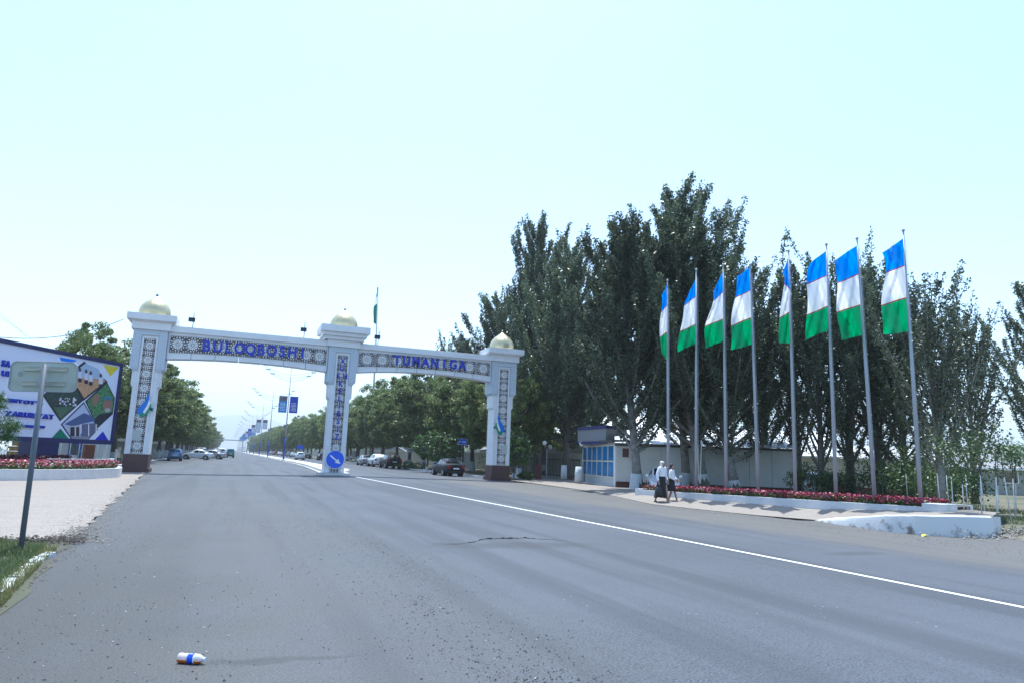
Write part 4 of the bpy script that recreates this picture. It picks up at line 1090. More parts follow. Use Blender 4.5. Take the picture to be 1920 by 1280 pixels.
for k, (tx, ty, bx, by, seq) in enumerate(FL):
    base = bed_point(bx)
    # the pole stands on the bed; its top lies above the base, slightly out of true as photographed
    rtop = _ray(tx, ty); tpt = CAM+rtop*((math.hypot(base[0], base[1]))/math.hypot(rtop[0], rtop[1]))
    pl = thing('flagpole', '%s flagpole from the left of the row in the flower bed' % words[k], 'flagpole', tuple(base), 0, 'flagpoles in the right flower bed')
    H_ = tpt-base
    m = MB(); m.tube([(0, 0, -.3), tuple(H_*.5), tuple(H_)], [.075, .055, .028], 10); m.build('pole', METAL, pl, True)
    m = MB(); m.lathe([(.0, 0), (.05, .02), (.055, .07), (.02, .12), (.0, .13)], tuple(H_), 8); m.build('finial', METAL, pl, True)
    m = MB(); m.tube([tuple(H_*.97+np.array([.09, 0, 0])), tuple(H_*.12+np.array([.12, 0, 0]))], .008, 4); m.build('halyard', METAL, pl)
    dtop = (tpt-CAM)@FW
    fl = thing('flag', 'blue, white and green %s, on the %s pole' % (looks[k], words[k]), 'flag', tuple(at_depth(seq[0][0][0], seq[0][0][1], dtop)), 0, 'flags on the right flagpoles')
    wpx = abs(seq[1][0][0]-seq[1][1][0]); wm = wpx*dtop/F_PX; off_ = math.sqrt(max(.04, 1.45**2-wm**2))
    dd = (dtop-.02, dtop-off_*.8)
    hoist = [s[0] for s in seq]; outer = [s[1] for s in seq]; ph = k*1.7
    e = .006
    cloth('blue_stripe', hoist, outer, 0, .333-e, dd, FB, fl, k, ph); cloth('red_stripe', hoist, outer, .333-e, .333+e, dd, FR, fl, k, ph)
    cloth('white_stripe', hoist, outer, .333+e, .667-e, dd, FWH, fl, k, ph); cloth('red_stripe', hoist, outer, .667-e, .667+e, dd, FR, fl, k, ph)
    cloth('green_stripe', hoist, outer, .667+e, 1, dd, FG, fl, k, ph)
# tall flag beyond the gate
tb = at_row(694, 868, 150); tt = at_row(710, 533, 150)
pl = thing('flagpole', 'very tall single flagpole rising behind the right span of the gate', 'flagpole', (tb[0], 150, 0))
m = MB(); m.tube([(0, 0, 0), (tt[0]-tb[0], 0, tt[2])], [.26, .10], 8); m.build('pole', METAL, pl, True)
fl = thing('flag', 'tall narrow flag hanging limp high behind the gate', 'flag', tuple(tt))
seq = [((710,536),(706,540)), ((708.5,562),(703,567)), ((707,590),(699,598)), ((705,608),(702,606))]
dt = (tt-CAM)@FW; dd = (dt, dt-.5); ho = [s[0] for s in seq]; ou = [s[1] for s in seq]
cloth('blue_stripe', ho, ou, 0, .25, dd, FB, fl, 40, .3); cloth('white_stripe', ho, ou, .25, .42, dd, FWH, fl, 40, .3); cloth('green_stripe', ho, ou, .42, 1, dd, mat('flag_green_pale', (.02, .28, .22), .8), fl, 40, .3)

# ------------------------------------------------------------------ flower beds
FLC = [mat('petal_red', (.30, .012, .025), .6), mat('petal_pink', (.42, .085, .13), .6), mat('petal_pale', (.62, .38, .40), .6), mat('petal_magenta', (.25, .012, .08), .6)]
COLEUS = leaf_mat('purple_leaf', (.035, .008, .018), (.10, .02, .04), .5, .15)
def flowers(name, pts_fn, n, size, seed, weights, label, leaf_n, zlo, zhi):
    """pts_fn(rng,n)->(x,y,zbase). Petal clusters over green leaves, one mass"""
    rng = np.random.default_rng(seed)
    P_ = pts_fn(rng, leaf_n); P_[:, 2] += rng.uniform(0.0, zhi*.85, leaf_n)
    me = leaves_mesh(name, P_, size*1.25, rng, LEAF_GRN); o = link(name, me); tag(o, label[0], 'plants', None, 'stuff')
    P2 = pts_fn(rng, n); P2[:, 2] += rng.uniform(zlo, zhi, n)
    # each bloom: two crossed quads facing mostly up and outward
    C = np.repeat(P2, 3, 0)+rng.normal(size=(3*n, 3))*size*.22
    me = leaves_mesh('blossoms', C, size, rng, FLC[0], .95, .9)
    for m_ in FLC[1:]: me.materials.append(m_)
    w = np.array(weights, float); w /= w.sum()
    clump = rng.choice(4, n, p=w); me.polygons.foreach_set('material_index', np.repeat(clump, 3).astype(np.int32))
    o2 = link('blossoms', me); tag(o2, label[1], 'flowers', None, 'stuff')
# left bed: outline at ground level
LB = [(-22, 30.5), (-14, 32.6), (-9.0, 34.4), (-7.3, 35.8), (-6.0, 38.0), (-5.35, 40.4), (-5.5, 42.5), (-6.2, 45.5)]
def wall_ribbon(name, pts, h0, h1, thick, material, inward=(0, 0)):
    m = MB(); v = []; f = []; P_ = [Vector((x, y, 0)) for x, y in pts]; c = Vector((inward[0], inward[1], 0)); n = len(P_)
    for i, p in enumerate(P_):
        d = (P_[min(i+1, n-1)]-P_[max(0, i-1)]).normalized(); nr = Vector((d.y, -d.x, 0))
        if nr.dot(c-p) < 0: nr = -nr
        z1 = h1 if not callable(h1) else h1(p.x, p.y); z0 = h0 if not callable(h0) else h0(p.x, p.y)
        q = p+nr*thick; v += [(p.x, p.y, z0), (p.x, p.y, z1), (q.x, q.y, z1), (q.x, q.y, z0)]
    for i in range(n-1):
        for k in range(3): f.append((4*i+k, 4*i+4+k, 4*i+5+k, 4*i+1+k))
    f.append((0, 1, 2, 3)); f.append((4*n-1, 4*n-2, 4*n-3, 4*n-4)); m.add(v, f); o = m.build(name, material, smooth=True, angle=40); fixnormals(o); return o
bedL = thing('flower_bed', 'curved white-walled raised flower bed under the billboard', 'flower bed', (-9, 38, 0))
def adopt(o, par): o.parent = par; o.matrix_parent_inverse = Matrix.Translation(-par.location); return o
smooth_lb = []
for (a, b) in zip(LB, LB[1:]):
    for k in range(4): t = k/4; smooth_lb.append((a[0]+(b[0]-a[0])*t, a[1]+(b[1]-a[1])*t))
smooth_lb.append(LB[-1])
adopt(wall_ribbon('front_wall', smooth_lb, -.03, .47, .22, WHITE2, (-12, 44)), bedL)
LB2 = [(-19, 36.5), (-12, 38.4), (-8.4, 40.2), (-6.7, 42.2), (-6.2, 44.5), (-6.5, 46.3)]
adopt(wall_ribbon('upper_wall', LB2[2:], .2, .86, .2, WHITE2, (-14, 48)), bedL)
m = MB(); poly = LB+[(-9, 50), (-22, 50)]
m.add([(x+(-.1 if x > -6.5 else 0), y+.1, .40) for x, y in poly], [tuple(range(len(poly)))]); adopt(m.build('bed_soil', SOIL), bedL)
def in_left(front):
    def fn(rng, n):
        t = rng.random(n)*(len(LB)-1)*.999; i = t.astype(int); u = t-i; A = np.array(LB)
        # weight towards the visible right half
        p = A[i]*(1-u)[:, None]+A[i+1]*u[:, None]
        c = np.array([-13, 47.0]); k = rng.uniform(.03, .34, n) if front else rng.uniform(.36, .52, n)
        q = p+(c-p)*k[:, None]; return np.column_stack([q, np.full(n, .42 if front else .55)])
    return fn
flowers('flower_foliage', in_left(True), 3800, .085, 51, (3, 4, 2.2, 1), ('green leaves under the pink flowers of the left bed', 'pink and red blossoms massed in the left flower bed'), 9000, .18, .38)
rng_ = np.random.default_rng(8); Pc = in_left(False)(rng_, 6000); Pc[:, 2] += rng_.uniform(0, .42, 6000)
tag(link('coleus_foliage', leaves_mesh('coleus_foliage', Pc, .13, rng_, COLEUS)), 'dark purple foliage behind the pink flowers of the left bed', 'plants', None, 'stuff')

# right bed: a long strip between white walls, with a block at its end
RB0 = at_depth(1197, 925, 32.0); RB1 = at_depth(1730, 961, 21.6)
def rb(t, side): # side metres towards the poles
    a = Vector(RB0); b = Vector(RB1); d = (b-a); nn = Vector((d.y, -d.x, 0)).normalized()
    if nn.dot(Vector((0, 0, 0))-a) > 0: nn = -nn
    q = a+d*t+nn*side; return q
bedR = thing('flower_bed', 'long low white-walled bed of red flowers in front of the flagpoles', 'flower bed', tuple(RB0))
m = MB(); v = []; f = []
NS = 24
for i in range(NS+1):
    t = i/NS; q = rb(t, 0); w = rb(t, .22); z = q.z
    v += [(q.x, q.y, z-.25), (q.x, q.y, z+.19), (w.x, w.y, z+.19), (w.x, w.y, z-.25)]
for i in range(NS):
    for k in range(3): f.append((4*i+k, 4*i+4+k, 4*i+5+k, 4*i+1+k))
f += [(0, 1, 2, 3), (4*NS+3, 4*NS+2, 4*NS+1, 4*NS)]
m.add(v, f); o = m.build('front_wall', WHITE2); fixnormals(o); adopt(o, bedR)
def slab_between(name, a, b, wdir, w, z0, z1, material, par):
    a, b = Vector((a.x, a.y, 0)), Vector((b.x, b.y, 0)); n_ = wdir*w; mm = MB()
    mm.hexa([(a.x, a.y, z0), (b.x, b.y, z0), (b.x+n_.x, b.y+n_.y, z0), (a.x+n_.x, a.y+n_.y, z0), (a.x, a.y, z1), (b.x, b.y, z1), (b.x+n_.x, b.y+n_.y, z1), (a.x+n_.x, a.y+n_.y, z1)])
    o = mm.build(name, material); fixnormals(o); return adopt(o, par)
DT = (Vector(RB1)-Vector(RB0)); DT.z = 0; DT.normalize()
slab_between('left_end_wall', rb(0, .0), rb(0, 3.6), -DT, .22, RB0[2]-.2, RB0[2]+.24, WHITE2, bedR)
e0 = Vector(RB1)
slab_between('end_block', rb(1, -.03), rb(1, .9), DT, .62, RB1[2]-.25, RB1[2]+.31, WHITE2, bedR)
slab_between('back_wall', rb(0, 3.4), rb(1, 3.4), Vector((DT.y, -DT.x, 0)), .2, RB1[2]-.4, RB1[2]+.22, WHITE2, bedR)
m = MB(); v = []; f = []
for i in range(NS+1):
    t = i/NS; q = rb(t, .2); w = rb(t, 3.4); v += [(q.x, q.y, q.z+.17), (w.x, w.y, q.z+.17)]
for i in range(NS): f.append((2*i, 2*i+1, 2*i+3, 2*i+2))
m.add(v, f); adopt(m.build('bed_soil', SOIL), bedR)
def in_right(rng, n):
    t = rng.random(n)**.9; s = rng.uniform(.22, 2.0, n); out = []
    a = np.array(RB0); b = np.array(RB1); d = b-a; nn = np.array(rb(0, 1))-a; nn[2] = 0
    return a+d*t[:, None]+nn*s[:, None]+np.array([0, 0, .17])
flowers('flower_foliage', in_right, 5200, .07, 61, (5, 2.2, .8, 4), ('green leaves under the red flowers of the right bed', 'red and magenta blossoms massed in the right flower bed'), 15000, .10, .25)

# ------------------------------------------------------------------ billboard
B0 = at_depth(0, 825, 32.7); B1 = at_depth(210, 832, 40.0); B0[2] = B1[2] = 1.66
bdir = Vector((B1-B0)); bdir.z = 0; BLN = bdir.length; bdir.normalize(); bn = Vector((bdir.y, -bdir.x, 0))   # towards the viewer
if bn.dot(Vector((0, 0, 0))-Vector(B0)) < 0: bn = -bn
BH = 4.72; W0 = -7.5   # left extent (beyond the frame)
board = thing('billboard', 'large billboard on a dark blue post with blue lettering and diamond-shaped photographs', 'billboard', (B1[0], B1[1], 0), math.atan2(bdir.y, bdir.x))
def uv(px, py):
    """pixel -> metres in the board plane (u along, v up) by ray casting"""
    r = Vector(_ray(px, py)); o_ = Vector(CAM); t = (Vector(B0)-o_).dot(bn)/r.dot(bn); q = o_+r*t
    return ((q-Vector(B1)).dot(bdir), q.z)
def bp(name, m, mt, par=board): return m.build(name, mt, par)
NAVY = mat('navy_frame', (.012, .014, .09), .4); BWH = mat('board_white', (.62, .66, .80), .5)
u0, u1 = W0-BLN, 0.0; z0, z1 = 1.66, 1.66+BH
m = MB(); m.box(u0, u1, .0, .30, z0, z1); bp('panel', m, BWH)
for nm, a in (('frame_top', (u0, u1, z1-.18, z1+.02)), ('frame_bottom', (u0, u1, z0-.02, z0+.22)), ('frame_right', (u1-.20, u1+.02, z0+.222, z1-.182))):
    m = MB(); m.box(a[0], a[1], -.06, .32, a[2], a[3]); bp(nm, m, NAVY)
m = MB(); pu0, pu1 = uv(64, 840)[0], uv(110, 840)[0]; m.box(pu0, pu1, .0, .9, .35, z0-.021); bp('post', m, NAVY)
def shape(name, pxs, mt, layer, par=board):
    pts = [uv(*p_) for p_ in pxs]; mm = MB(); y = -.006-.0045*layer; th = .003
    n = len(pts); mm.add([(x, y, z) for x, z in pts]+[(x, y+th, z) for x, z in pts], [tuple(range(n)), tuple(range(2*n-1, n-1, -1))]+[(i, (i+1) % n, (i+1) % n+n, i+n) for i in range(n)])
    o = mm.build(name, mt, par); fixnormals(o); return o
px = lambda x, y: (x/6.4, 660+y/6.4)      # from the enlarged view of the board
shape('blue_corner_mark', [px(712, 58), px(735, 105), px(885, 125), px(922, 95)], mat('print_azure', (.01, .17, .75), .5), 0)
shape('yellow_mark', [px(1235, 148), px(1425, 180), px(1325, 285)], mat('print_yellow', (.62, .52, .02), .5), 0)
shape('green_mark', [px(725, 910), px(605, 1040), px(832, 1042)], mat('print_green', (.0, .16, .09), .5), 0)
shape('blue_mark', [px(1235, 945), px(1125, 1058), px(1310, 1068)], mat('print_blue', (.01, .015, .42), .5), 0)
DK = mat('print_dark', (.012, .012, .03), .5)
pic1 = shape('picture_frame', [px(1010, 108), px(820, 260), px(1000, 582), px(1290, 352), px(1270, 330)], DK, 0)
shape('picture_sand', [px(1030, 130), px(840, 270), px(1008, 548), px(1262, 345), px(1180, 200)], mat('print_sky', (.35, .45, .60), .5), 1)
shape('picture_ground', [px(870, 330), px(1008, 548), px(1262, 345), px(1255, 325), px(900, 290)], mat('print_sand', (.45, .26, .14), .6, noise=(9, .25, 4)), 2)
for x, y in ((955, 230), (1030, 250), (1085, 270), (1205, 300)):
    shape('printed_figure', [px(x-22, y), px(x-24, y+75), px(x+24, y+80), px(x+22, y)], mat('print_shirt', (.55, .58, .70), .6), 3)
    shape('printed_head', [px(x-13, y-45), px(x-14, y-4), px(x+14, y-2), px(x+13, y-43)], mat('print_brown', (.08, .03, .03), .6), 4)
    shape('printed_legs', [px(x-20, y+81), px(x-20, y+125), px(x+22, y+128), px(x+22, y+84)], DK, 3)
shape('picture_frame', [px(510, 515), px(560, 470), px(930, 420), px(1000, 575), px(718, 825)], DK, 0)
shape('picture_grove', [px(530, 515), px(575, 480), px(920, 440), px(982, 572), px(722, 800)], mat('print_grove', (.03, .05, .04), .7, noise=(5, .5, 5)), 1)
for i in range(34):
    x = rnd.uniform(640, 930); y = rnd.uniform(550, 640); s = rnd.uniform(6, 12)
    if y > 500+abs(x-700)*.0:
        shape('printed_crowd', [px(x-s, y-s), px(x-s, y+s), px(x+s, y+s), px(x+s, y-s)], mat('print_shirt', (.55, .58, .70), .6) if i % 3 else mat('print_brown', (.08, .03, .03), .6), 2+i % 3)
shape('picture_lawn', [px(640, 655), px(722, 800), px(880, 655)], mat('print_lawn', (.06, .12, .07), .7, noise=(8, .3, 4)), 2)
shape('picture_frame', [px(1280, 348), px(1018, 585), px(1172, 905), px(1352, 740), px(1378, 545)], DK, 0)
shape('picture_leaves', [px(1282, 372), px(1036, 590), px(1172, 880), px(1340, 735), px(1362, 545)], mat('print_foliage', (.06, .18, .07), .6, noise=(7, .7, 5)), 1)
shape('printed_coat', [px(1130, 800), px(1190, 740), px(1262, 730), px(1345, 715), px(1340, 738), px(1180, 872)], DK, 2)
shape('printed_face', [px(1240, 580), px(1228, 640), px(1250, 705), px(1290, 720), px(1332, 690), px(1345, 610), px(1330, 570)], mat('print_skin', (.25, .13, .10), .6), 3)
shape('printed_beard', [px(1250, 680), px(1262, 715), px(1305, 716), px(1325, 680), px(1290, 665)], mat('print_grey', (.35, .36, .38), .6), 4)
shape('printed_cap', [px(1235, 578), px(1240, 540), px(1280, 520), px(1330, 535), px(1342, 580), px(1290, 560)], mat('print_cap', (.05, .18, .26), .6), 5)
shape('printed_hand', [px(1110, 520), px(1105, 640), px(1150, 630), px(1190, 560), px(1180, 500)], mat('print_skin', (.25, .13, .10), .6), 3)
shape('picture_frame', [px(1005, 592), px(728, 862), px(860, 1052), px(1045, 1058), px(1170, 930), px(1165, 880)], DK, 0)
shape('picture_haze', [px(1003, 615), px(748, 862), px(872, 1045), px(1040, 1050), px(1158, 925), px(1150, 880)], mat('print_haze', (.40, .46, .62), .6), 1)
shape('printed_roof', [px(770, 860), px(1005, 725), px(1120, 770), px(1140, 820), px(960, 860), px(900, 890)], mat('print_slate', (.06, .09, .22), .6), 2)
shape('printed_wall', [px(800, 885), px(870, 1020), px(950, 1020), px(950, 870)], mat('print_pale', (.42, .44, .50), .6), 3)
for a, b in ((840, 890), (910, 945)): shape('printed_window', [px(a, 895), px(a, 1005), px(b, 1005), px(b, 890)], DK, 4)
shape('printed_porch', [px(965, 862), px(965, 1020), px(1060, 1030), px(1155, 920), px(1150, 880), px(1140, 845)], mat('print_porch', (.10, .11, .20), .6), 3)
for x in (968, 1060, 1150): shape('printed_post', [px(x-5, 860), px(x-5, 1000-abs(x-1060)*.3), px(x+5, 1000-abs(x-1060)*.3), px(x+5, 860)], SIGNW, 4)
shape('printed_paving', [px(840, 1000), px(872, 1045), px(1040, 1050), px(1075, 1010)], mat('print_paving', (.22, .23, .28), .6), 5)
def raised_text(text, right_px, base_px, top_px, right_to_left_px, dz=.09):
    ur, zb_ = uv(*right_px); _, zt = uv(*top_px); ul = uv(*right_to_left_px)[0]; n = len(text)
    size = (zt-zb_)/.70
    widths = []; glyphs = []
    for ch in text:
        if ch == ' ': widths.append(.32); glyphs.append(None); continue
        me, w, h = glyph(ch, 1.0, .10, .028, 1.0); widths.append(w+.10); glyphs.append(me)
    tot = sum(widths); sx = (ur-ul)/tot; x = ul
    for wd, me in zip(widths, glyphs):
        if me is not None:
            if not me.materials: me.materials.append(LETTER)
            o = link('letter', me, board, (x+wd*sx/2, -.06, zb_)); o.scale = (sx, 1, size)
        x += wd*sx
pz = lambda x, y: (x/7.11, 660+y/7.11)
raised_text('SA', pz(120, 200), pz(120, 200), pz(120, 118), pz(0, 190))
raised_text('UI', pz(105, 325), pz(105, 325), pz(105, 252), pz(0, 318))
raised_text('OBIYOT" -', pz(555, 706), pz(420, 712), pz(420, 645), pz(30, 668))
raised_text('ZARURIYAT', pz(700, 892), pz(700, 892), pz(700, 830), pz(50, 850))
raised_text('MEHRIBON YURT', pz(585, 1012), pz(585, 1012), pz(585, 978), pz(215, 990))

# ------------------------------------------------------------------ near sign seen from behind
sp_ = on_ground(40, 1027, .10); top = at_depth(84, 682, (sp_-CAM)@FW+.35)
rs = thing('road_sign', 'back of a rectangular road sign on a slanting grey post, foreground left', 'sign', tuple(sp_), 0)
H_ = Vector((0.0, .0, 0)); tvec = Vector(top-sp_)
m = MB(); m.tube([(0, 0, -.3), tuple(tvec)], .036, 12); m.build('post', mat('post_paint', (.10, .12, .15), .5), rs, True)
panel = bpy.data.objects.new('panel', None)
dpt = (np.array(top)-CAM)@FW
c4 = [Vector(at_depth(x, y, dpt+.06+dd_))-Vector(sp_) for x, y, dd_ in ((14, 733, 0), (144, 735, .12), (147, 679, .12), (22, 676, 0))]
def rounded(c, r=.10, n=5):
    """rounded quad outline in its own plane"""
    ex = (c[1]-c[0]); ey = (c[3]-c[0]); out = []
    LX, LY = ex.length, ey.length; rx, ry = r/LX, r/LY
    for cu, cv, a0 in ((1-rx, ry, -90), (1-rx, 1-ry, 0), (rx, 1-ry, 90), (rx, ry, 180)):
        for k in range(n+1):
            a = R(a0+90*k/n); u = cu+rx*math.cos(a); v_ = cv+ry*math.sin(a)
            out.append(c[0]*(1-u)*(1-v_)+c[1]*u*(1-v_)+c[2]*u*v_+c[3]*(1-u)*v_)
    return out
ol = rounded(c4, .09); nn = (c4[1]-c4[0]).cross(c4[3]-c4[0]).normalized(); 
if nn.dot(Vector(CAM)-Vector(sp_)-c4[0]) < 0: nn = -nn
m = MB(); n = len(ol); m.add([tuple(p_) for p_ in ol]+[tuple(p_-nn*.004) for p_ in ol], [tuple(range(n)), tuple(range(2*n-1, n-1, -1))]+[(i, (i+1) % n, (i+1) % n+n, i+n) for i in range(n)])
o = m.build('sign_plate', mat('sign_back', (.42, .47, .46), .5, .2, noise=(4, .12, 4)), rs); fixnormals(o)
m = MB()
for i in range(n):
    a, b = ol[i], ol[(i+1) % n]; cc = sum(ol, Vector())/n; ia, ib = a+(cc-a)*.03, b+(cc-b)*.03
    m.add([tuple(a+nn*.012), tuple(b+nn*.012), tuple(ib+nn*.012), tuple(ia+nn*.012), tuple(a-nn*.002), tuple(b-nn*.002), tuple(ib+nn*.001), tuple(ia+nn*.001)], [(0, 1, 2, 3), (0, 4, 5, 1), (3, 2, 6, 7)])
m.build('folded_edge', METAL, rs)
exv = (c4[1]-c4[0]).normalized(); eyv = (c4[3]-c4[0]).normalized(); cen = (c4[0]+c4[1]+c4[2]+c4[3])/4+nn*.004
for k, (vv, hw) in enumerate(((.12, .30), (-.10, .30))):
    m = MB(); cc = cen+eyv*vv+exv*.015
    for a, b, d0, d1 in ((-.03, .03, .0, .004), (-.03, -.026, .004, .03), (.026, .03, .004, .03)):
        q = [cc+exv*sx_*hw+eyv*sy_+nn*sd_ for sd_ in (d0, d1) for sx_, sy_ in ((-1, a), (1, a), (1, b), (-1, b))]
        m.hexa([tuple(x_) for x_ in q])
    o = m.build('mounting_rail', mat('rail_alu', (.52, .55, .55), .4, .5), rs); fixnormals(o)
    m = MB(); q = cc-exv*.015+nn*.055; m.tube([tuple(q+exv*-.07-nn*.02), tuple(q-exv*.05+nn*.03), tuple(q+exv*.05+nn*.03), tuple(q+exv*.07-nn*.02)], .010, 6); m.build('clamp', METAL, rs)
m = MB(); q = [cen+exv*(-.36+a)+eyv*(.0+b)+nn*.001 for a, b in ((0, 0), (.06, 0), (.06, .07), (0, .07))]; m.add([tuple(x_) for x_ in q], [(0, 1, 2, 3)]); m.build('sticker', mat('sticker', (.30, .34, .36), .6), rs)

# ------------------------------------------------------------------ people
SKIN = mat('skin', (.34, .19, .13), .55); HAIR = mat('hair_dark', (.018, .013, .012), .5); CLOTHW = mat('cloth_white', (.74, .75, .80), .85, bump=(60, .25)); CLOTHB = mat('cloth_black', (.012, .013, .018), .85, bump=(60, .3))
SCARF = mat('scarf', (.62, .56, .54), .85, bump=(60, .3)); SHOE = mat('shoe', (.012, .012, .014), .45); BAG = mat('bag_black', (.012, .013, .016), .5)
def skin_mesh(name, verts, edges, radii, material, parent, sub=2, root=0):
    me = bpy.data.meshes.new(name); me.from_pydata(verts, edges, []); o = bpy.data.objects.new(name, me); col.objects.link(o)
    md = o.modifiers.new('s', 'SKIN'); md.use_smooth_shade = True
    sv = me.skin_vertices[0].data
    for i, r_ in enumerate(radii):
        sv[i].radius = r_ if isinstance(r_, tuple) else (r_, r_)
    sv[root].use_root = True
    ss = o.modifiers.new('u', 'SUBSURF'); ss.levels = sub; ss.render_levels = sub
    dg = bpy.context.evaluated_depsgraph_get(); m2 = bpy.data.meshes.new_from_object(o.evaluated_get(dg)); bpy.data.objects.remove(o)
    m2.name = name; m2.materials.clear(); m2.materials.append(material)
    m2.polygons.foreach_set('use_smooth', [True]*len(m2.polygons))
    return link(name, m2, parent)
def person(loc, rz, h, label, kind):
    root = thing('person', label, 'person', loc, rz, None); s = h/1.62
    # local frame: +y is the walking direction, x to the right
    J = dict(pelvis=(0, 0, .90), waist=(0, .01, 1.05), chest=(0, .02, 1.24), neck=(0, .03, 1.39), head=(0, .05, 1.47), crown=(0, .055, 1.565),
             lhip=(-.09, 0, .86), rhip=(.09, 0, .86))
    if kind == 'woman':
        J.update(lknee=(-.09, .15, .50), lank=(-.085, .20, .09), ltoe=(-.09, .36, .03), rknee=(.09, -.02, .48), rank=(.085, -.26, .12), rtoe=(.09, -.15, .025),
                 lsh=(-.165, .02, 1.335), lel=(-.23, .0, 1.08), lwr=(-.22, .10, .86), rsh=(.165, .02, 1.335), rel=(.245, -.03, 1.08), rwr=(.26, .05, .83))
    else:
        J.update(lknee=(-.09, .10, .50), lank=(-.085, .22, .09), ltoe=(-.09, .38, .03), rknee=(.09, .02, .48), rank=(.085, -.12, .09), rtoe=(.09, .03, .03),
                 lsh=(-.16, .02, 1.33), lel=(-.22, .02, 1.09), lwr=(-.10, .20, .97), rsh=(.16, .02, 1.33), rel=(.22, .0, 1.09), rwr=(.08, .21, .95))
    names = list(J); idx = {n_: i for i, n_ in enumerate(names)}; V = [tuple(c*s for c in J[n_]) for n_ in names]
    rad = dict(pelvis=(.13, .11), waist=(.105, .085), chest=(.125, .09), neck=.05, head=(.068, .08), crown=(.06, .07), lhip=.085, rhip=.085, lknee=.055, rknee=.055, lank=.034, rank=.034, ltoe=.03, rtoe=.03,
               lsh=.052, rsh=.052, lel=.038, rel=.038, lwr=.024, rwr=.024)
    E = [('pelvis', 'waist'), ('waist', 'chest'), ('chest', 'neck'), ('neck', 'head'), ('head', 'crown'), ('pelvis', 'lhip'), ('pelvis', 'rhip'), ('lhip', 'lknee'), ('lknee', 'lank'), ('lank', 'ltoe'), ('rhip', 'rknee'), ('rknee', 'rank'), ('rank', 'rtoe'),
         ('chest', 'lsh'), ('lsh', 'lel'), ('lel', 'lwr'), ('chest', 'rsh'), ('rsh', 'rel'), ('rel', 'rwr')]
    RR = [rad[n_] for n_ in names]; EE = [(idx[a], idx[b]) for a, b in E]
    # hands: palm, four fingers and a thumb on each wrist
    for sd in ('l', 'r'):
        w = np.array(J[sd+'wr']); e = np.array(J[sd+'el']); d = (w-e)/np.linalg.norm(w-e); sdx = -1 if sd == 'l' else 1
        side = np.cross(d, [1, 0, 0]); side /= np.linalg.norm(side)
        palm = w+d*.055; V.append(tuple(palm*s)); RR.append((.034, .018)); ip = len(V)-1; EE.append((idx[sd+'wr'], ip))
        for q, ln in ((-1.5, .06), (-.5, .07), (.5, .065), (1.5, .05)):
            a = palm+d*.035+side*q*.017; b2 = a+d*ln*.6+np.array([-sdx*.012, 0, 0]); c2 = b2+d*ln*.35+np.array([-sdx*.022, 0, 0])
            for p_, prv, rr in ((a, ip, .009), (b2, None, .008), (c2, None, .007)):
                V.append(tuple(p_*s)); RR.append(rr); EE.append((prv if prv is not None else len(V)-2, len(V)-1))
        a = w+d*.03+side*-.035+np.array([-sdx*.01, 0, 0]); V.append(tuple(a*s)); RR.append(.011); EE.append((idx[sd+'wr'], len(V)-1)); b2 = a+d*.04+np.array([-sdx*.015, 0, 0]); V.append(tuple(b2*s)); RR.append(.008); EE.append((len(V)-2, len(V)-1))
    RR = [(tuple(x_*s for x_ in r_) if isinstance(r_, tuple) else r_*s) for r_ in RR]
    body = skin_mesh('body', V, EE, RR, SKIN, root, 2, 0)
    # face: nose, eyes, mouth
    hy = J['head'][1]+.085; m = MB(); m.add([(-.012*s, hy*s, 1.485*s), (.012*s, hy*s, 1.485*s), (0, (hy+.022)*s, 1.482*s), (0, hy*s, 1.525*s)], [(0, 1, 2), (0, 2, 3), (1, 3, 2), (0, 3, 1)]); m.build('nose', SKIN, root)
    for sx_ in (-1, 1):
        m = MB(); m.lathe([(.001, -.008), (.010, 0), (.001, .008)], (sx_*.028*s, (hy-.008)*s, 1.525*s), 8); m.build('eye', HAIR, root)
    m = MB(); m.box(-.022*s, .022*s, (hy-.012)*s, (hy+.001)*s, 1.455*s, 1.463*s); m.build('mouth', mat('lips', (.30, .10, .09), .5), root)
    # blouse with sleeves
    k = {n_: i for i, n_ in enumerate(('waist0', 'waist', 'chest', 'collar', 'lsh', 'lel', 'lwr', 'rsh', 'rel', 'rwr'))}
    VV = [(0, .0, .93), J['waist'], J['chest'], (0, .03, 1.355), J['lsh'], J['lel'], tuple(np.array(J['lwr'])*.94+np.array(J['lel'])*.06), J['rsh'], J['rel'], tuple(np.array(J['rwr'])*.94+np.array(J['rel'])*.06)]
    RB_ = [(.155, .125), (.142, .112), (.150, .112), (.075, .07), .068, .056, .042, .068, .056, .042]
    skin_mesh('blouse', [tuple(c*s for c in p_) for p_ in VV], [(0, 1), (1, 2), (2, 3), (2, 4), (4, 5), (5, 6), (2, 7), (7, 8), (8, 9)], [(tuple(x_*s for x_ in r_) if isinstance(r_, tuple) else r_*s) for r_ in RB_], CLOTHW, root, 2, 0)
    # skirt
    zend, sway = (.22, .05) if kind == 'woman' else (.50, .03); n = 20; prof = []; v = []; f = []; L = 9
    for j in range(L+1):
        t = j/L; z = 1.02+(zend-1.02)*t; wx = .150+(.10 if kind == 'woman' else .06)*t**.8; wy = .120+(.15 if kind == 'woman' else .09)*t**1.1
        for i in range(n):
            a = 2*math.pi*i/n; rp = 1+.07*t*math.sin(5*a+1)+.04*t*math.sin(9*a)
            v.append((wx*math.cos(a)*rp*s, (wy*math.sin(a)*rp-sway*t)*s, (z+.02*t*math.sin(3*a))*s))
    for j in range(L):
        for i in range(n): f.append((j*n+i, j*n+(i+1) % n, (j+1)*n+(i+1) % n, (j+1)*n+i))
    m = MB(); m.add(v, f); sk = m.build('skirt', CLOTHB, root, True)
